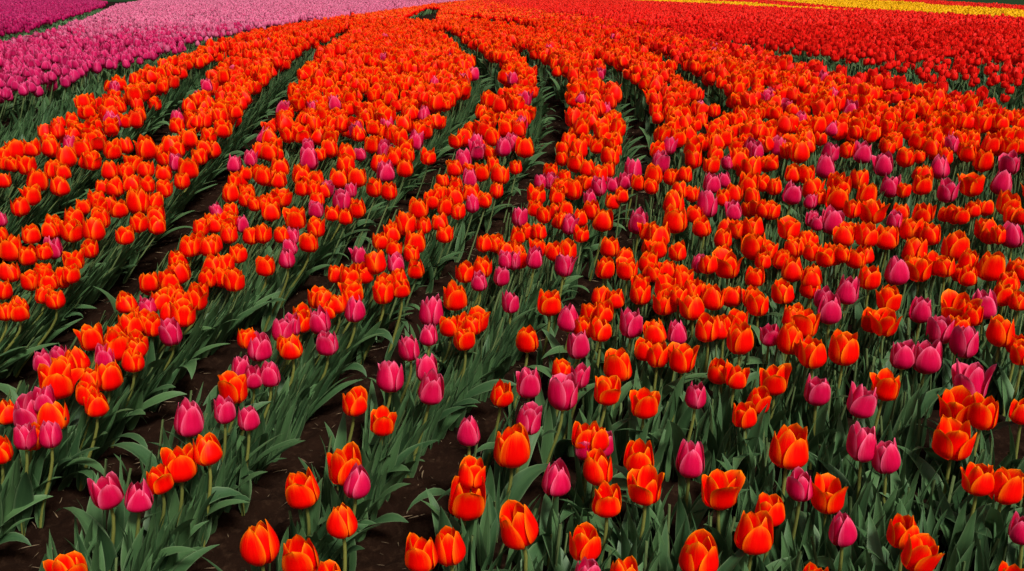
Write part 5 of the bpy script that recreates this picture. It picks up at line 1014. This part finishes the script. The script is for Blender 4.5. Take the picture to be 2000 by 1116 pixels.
OL = lambda y: line_x(y, ORANGE_L)
OR = lambda y: line_x(y, ORANGE_R)
def warm(x, y, lod, s0, stems):
    """orange heads, with more scarlet ones among them further up the slope and towards the red field"""
    edge = np.clip(1 - (OR(y) - x) / (.5 + .12 * y), 0, 1) * (y > 4.6)
    p = np.clip((y - 3.6) / 7, 0, .85)
    k = rng.random(len(x))
    red = rng.random(len(x)) < edge ** 2 * .75
    for m, mt in ((red, RED), (~red & (k < p), SCARLET), (~red & (k >= p), ORANGE)):
        plant(tul, x[m], y[m], mt, False, lod, s0 * (.9 if mt is RED else 1), stems=stems)
for (y0, y1, dens, lod) in ((3.9, 8, D_NEAR, 0), (8, 17, D_NEAR, 1), (17, 40, 62, 2), (40, 111, 13, 3)):
    x, y = field_points(y0, y1, OL, OR, dens)
    k = ~in_paths(x - lean_x(x, y), y, .045)
    x, y = x[k], y[k]
    if y0 < 5:                                    # not where the tulips set one by one already stand
        d = np.min(np.hypot(x[:, None] - TX[None, :, 0], y[:, None] - TX[None, :, 1]), 1)
        lim = 4.62 + .12 * np.sin(x * 5)
        k = (d > .048) & ((y > lim) | (np.abs(x) > .52 * y + .02))
        x, y = x[k], y[k]
        pr = np.zeros(len(x), bool)
        for (px, py, ps) in PINKS:
            if py > 4.5 and len(x):
                d = np.hypot(x - px, y - py)
                pr[np.argmin(d)] = True
        pr |= rng.random(len(x)) < .007
        plant(tul, x[pr], y[pr], PINK, True, 0)
        warm(x[~pr], y[~pr], 0, 1.02, True)
    else:
        pr = (rng.random(len(x)) < .012) & (y < 11)
        plant(tul, x[pr], y[pr], PINK, True, lod)
        x, y = x[~pr], y[~pr]
        warm(x, y, lod, {1: 1.03, 2: 1.15, 3: 1.9}[lod], lod < 2)
        if lod == 2:
            put_leaves(tul, x[::2], y[::2], 'arch', LVl, (1, 1.2))
tul.build("tulips", kind="stuff", label="dense orange tulips with a few pink ones filling the curving beds behind")

# ------------------------------------------------------------------ leaves and bare stems between the tulips in front
fol = Mass([LEAF, BEDSTEM])
x, y = scatter(-3.4, 3.4, 1.25, 4.9, 230)
k = seen(x, y, .3) & (x > line_x(y, PINK_EDGE))
cl = vnoise(x * 2.3 + 40, y * 2.3)
k &= ~((cl < -.24) & (x > .0) & (y < 2.6))
x, y = x[k], y[k]
far_ = np.clip((y - 2.3) / .8, 0, 1)              # further off one sees stems and narrow blades more than broad leaves
for kd, fr, fr2, ex_, rt in (('up', 1, .30, .05, .10), ('up', .6, .12, .05, .11), ('arch', .28, .04, .13, .16),
                             ('thin', .8, 1, .03, .08), ('thin', .6, 1, .03, .08), ('thin', .5, 1, .03, .08), ('thin', .3, .9, .03, .08)):
    q = rng.random(len(x)) < fr + (fr2 - fr) * far_
    q &= ~leafless(x, y, ex_, rt)
    put_leaves(fol, x[q] + rng.normal(0, .010, q.sum()), y[q] + rng.normal(0, .010, q.sum()), kd, LV if kd != 'thin' else LVm, (.66, .95))
for rep in range(3):
    q = (rng.random(len(x)) < (.15 + .85 * far_)) & ~leafless(x, y, .03, .06)
    bx, by = x[q] + rng.normal(0, .016, q.sum()), y[q] + rng.normal(0, .016, q.sum())
    gz = ground_z(bx, by)
    put_stems(fol, np.stack([bx, by, gz - .006], -1), np.stack([bx + lean_x(bx + .1, by) * .75 + rng.normal(0, .016, len(bx)), by + rng.normal(0, .016, len(bx)), gz + rng.uniform(.10, .175, len(bx))], -1), 1)
# broad leaves leaning out over the paths
for n, (pl, hw) in PATHS.items():
    if n in 'EW':
        continue
    seg = np.hypot(*np.diff(pl, axis=0).T); L = np.concatenate([[0], np.cumsum(seg)])
    for side, step, nl in ((-1, .017, 4),):
        for _ in range(nl):
            t = np.arange(0, L[-1], step); t = t + rng.uniform(-.5, .5, len(t)) * step
            px, py = np.interp(t, L, pl[:, 0]), np.interp(t, L, pl[:, 1])
            dx, dy = np.interp(t + .05, L, pl[:, 0]) - px, np.interp(t + .05, L, pl[:, 1]) - py
            ok = (np.hypot(dx, dy) > .01) & (py > 1.3) & (py < 8.5)
            px, py, dx, dy = px[ok], py[ok], dx[ok], dy[ok]
            ll = np.hypot(dx, dy); nx_, ny_ = dy / ll, -dx / ll           # to the right of the path
            o = hw + .01 * np.clip((2.9 - py) / .8, 0, 1) + rng.uniform(.01, .05, len(px))
            bx, by = px + side * nx_ * o, py + side * ny_ * o
            az = np.arctan2(-side * ny_, -side * nx_) + rng.normal(0, .6, len(px)) - .15
            kk = rng.random(len(px))
            for lo, hi, kd in ((0, .08, 'arch'), (.08, .10, 'droop'), (.10, .75, 'up'), (.75, 1, 'thin')):
                m = (kk >= lo) & (kk < hi) & seen(bx, by, .3)
                put_leaves(fol, bx[m], by[m], kd, LV if side < 0 else LVm, (.62, .98), az[m])
fol.build("tulip_foliage", kind="stuff", label="blue-green tulip leaves and stems packed between the flowers in front")

# ------------------------------------------------------------------ pink, magenta, red and yellow fields
pf = Mass([HOTPINK, PALEPINK, LEAF, BEDSTEM])
PE = lambda y: line_x(y, PINK_EDGE); PL = lambda y: line_x(y, PALE_EDGE)
for (y0, y1, dens, lod, s0) in ((4.4, 8, 150, 0, .82), (8, 15, 150, 1, .82), (15, 40, 75, 2, 1.05), (40, 111, 13, 3, 1.9)):
    x, y = field_points(y0, y1, PL, PE, dens, .6)
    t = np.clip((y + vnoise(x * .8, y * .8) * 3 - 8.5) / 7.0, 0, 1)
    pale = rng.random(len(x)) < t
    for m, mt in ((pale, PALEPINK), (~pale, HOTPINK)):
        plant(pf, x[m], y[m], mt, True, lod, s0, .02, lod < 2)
pf.build("pink_tulip_field", kind="stuff", label="pink tulip field paling towards the horizon beyond the orange beds")
# leafy flank of the pink field
x, y = field_points(3.0, 24, PE, OL, 260)
fk = Mass([LEAF, BEDSTEM])
for kd in ('up', 'thin', 'thin', 'up'):
    put_leaves(fk, x + rng.normal(0, .02, len(x)), y + rng.normal(0, .02, len(x)), kd, LVm)
fk.build("leaf_strip", kind="stuff", label="dark green leaves between the pink field and the first orange bed")

mg = Mass([MAGENTA, LEAF, BEDSTEM])
ME_ = lambda y: line_x(y, MAG_EDGE)
for (y0, y1, dens, lod, s0) in ((9, 15, 110, 1, .9), (15, 40, 70, 2, 1.05), (40, 111, 12, 3, 1.9)):
    x, y = field_points(y0, y1, lambda y: y * 0 - 60, ME_, dens, .8)
    plant(mg, x, y, MAGENTA, True, lod, s0, .02, y0 < 30, 2)
mg.build("magenta_tulip_field", kind="stuff", label="deep magenta tulip field in the far left corner")
gx, gy = field_points(8, 40, ME_, PL, 60, .8)
gs = Mass([LEAF, BEDSTEM])
for kd in ('up', 'thin', 'arch'):
    put_leaves(gs, gx, gy, kd, LVl, (.9, 1.1))
gs.build("green_strip", kind="stuff", label="green strip of leaves parting the magenta and pink fields")

rd = Mass([RED, LEAF, BEDSTEM])
RL = lambda y: line_x(y, RED_L); YBL = lambda y: line_x(y, YB_LO)
def not_yellow(x, y):
    return ~((y > 28) & (x > line_x(y, YA_LO)) & (x < line_x(y, YA_HI)))
for (y0, y1, dens, lod, s0) in ((4.4, 8, 105, 0, .68), (8, 15, 120, 1, .76), (15, 40, 75, 2, .95), (40, 111, 13, 3, 1.9)):
    x, y = field_points(y0, y1, RL, lambda y: np.where(y < 19.4, 999, line_x(y, YB_LO) - .25), dens, .6)
    k = not_yellow(x, y)
    if y0 < 8:                       # thins out towards its near edge
        k &= rng.random(len(x)) < np.clip((y - (5.6 + .5 * vnoise(x * 2, y * 2))) / 2.4 + .25, .12, 1)
    x, y = x[k], y[k]
    plant(rd, x, y, RED, False, lod, s0, .02, lod < 2)
    if y0 < 8:
        xx, yy = field_points(y0, y1, RL, lambda y: y * 0 + 999, 170, .6)
        for kd in ('up', 'thin', 'thin'):
            put_leaves(rd, xx, yy, kd, LVm)
x, y = field_points(19.4, 111, lambda y: line_x(y, YB_HI) + .1, lambda y: line_x(y, RB_HI), 30, .6)
plant(rd, x, y, RED, False, 2, 1.3, .02, False)
rd.build("red_tulip_field", kind="stuff", label="red tulip field running back to the yellow bands")

yl = Mass([YELLOW, LEAF, BEDSTEM])
for a, b in ((YA_LO, YA_HI), (YB_LO, YB_HI)):
    for (y0, y1, dens, lod, s0) in ((19.4, 50, 80, 2, 1.0), (50, 111, 16, 3, 1.9)):
        x, y = field_points(y0, y1, lambda y: line_x(y, a), lambda y: line_x(y, b), dens, .6)
        if a is YA_LO:
            k = y > 28; x, y = x[k], y[k]
        plant(yl, x, y, YELLOW, False, lod, s0, .02, False)
yl.build("yellow_tulip_field", kind="stuff", label="two yellow tulip bands crossing the far red field")

# ------------------------------------------------------------------ straw and crumbs on the paths, one leaf lying on the soil
st = Mass([DRY])
x, y = scatter(-2.2, 1.4, 1.3, 6.5, 900)
k = in_paths(x, y, .03) & seen(x, y, .2) & (rng.random(len(x)) < .32)
x, y = x[k], y[k]
straw = [leaf(.05, .0022, 1.5, U_(-.3, .5), U_(-2, 2), .3, tr, 1, 5) for _ in range(6)]
for i, t in enumerate(straw):
    m = np.arange(len(x)) % 6 == i
    T = np.stack([x[m], y[m], ground_z(x[m], y[m]) + .003], -1)
    st.add(t, rotz(rng.uniform(0, 6.28, m.sum())) * rng.uniform(.3, 1.1, m.sum())[:, None, None], T, DRY)
st.build("straw", kind="stuff", label="bits of dry straw on the brown soil paths")
v, f, u = leaf(.07, .016, 1.35, .3, .2, .15, np.random.default_rng(3), 4, 8)
fo = link("fallen_leaf", mesh_from("fallen_leaf", v, f, np.concatenate([u, np.full((len(u), 1), .8)], 1), [LEAF]),
          label="single green leaf lying flat on bare soil, bottom centre-left", category="leaf")
fo.location = (-.245, 1.93, float(ground_z(np.array([-.245]), np.array([1.93]))[0]) + .006)
fo.rotation_euler = (0, 0, PI * .97)
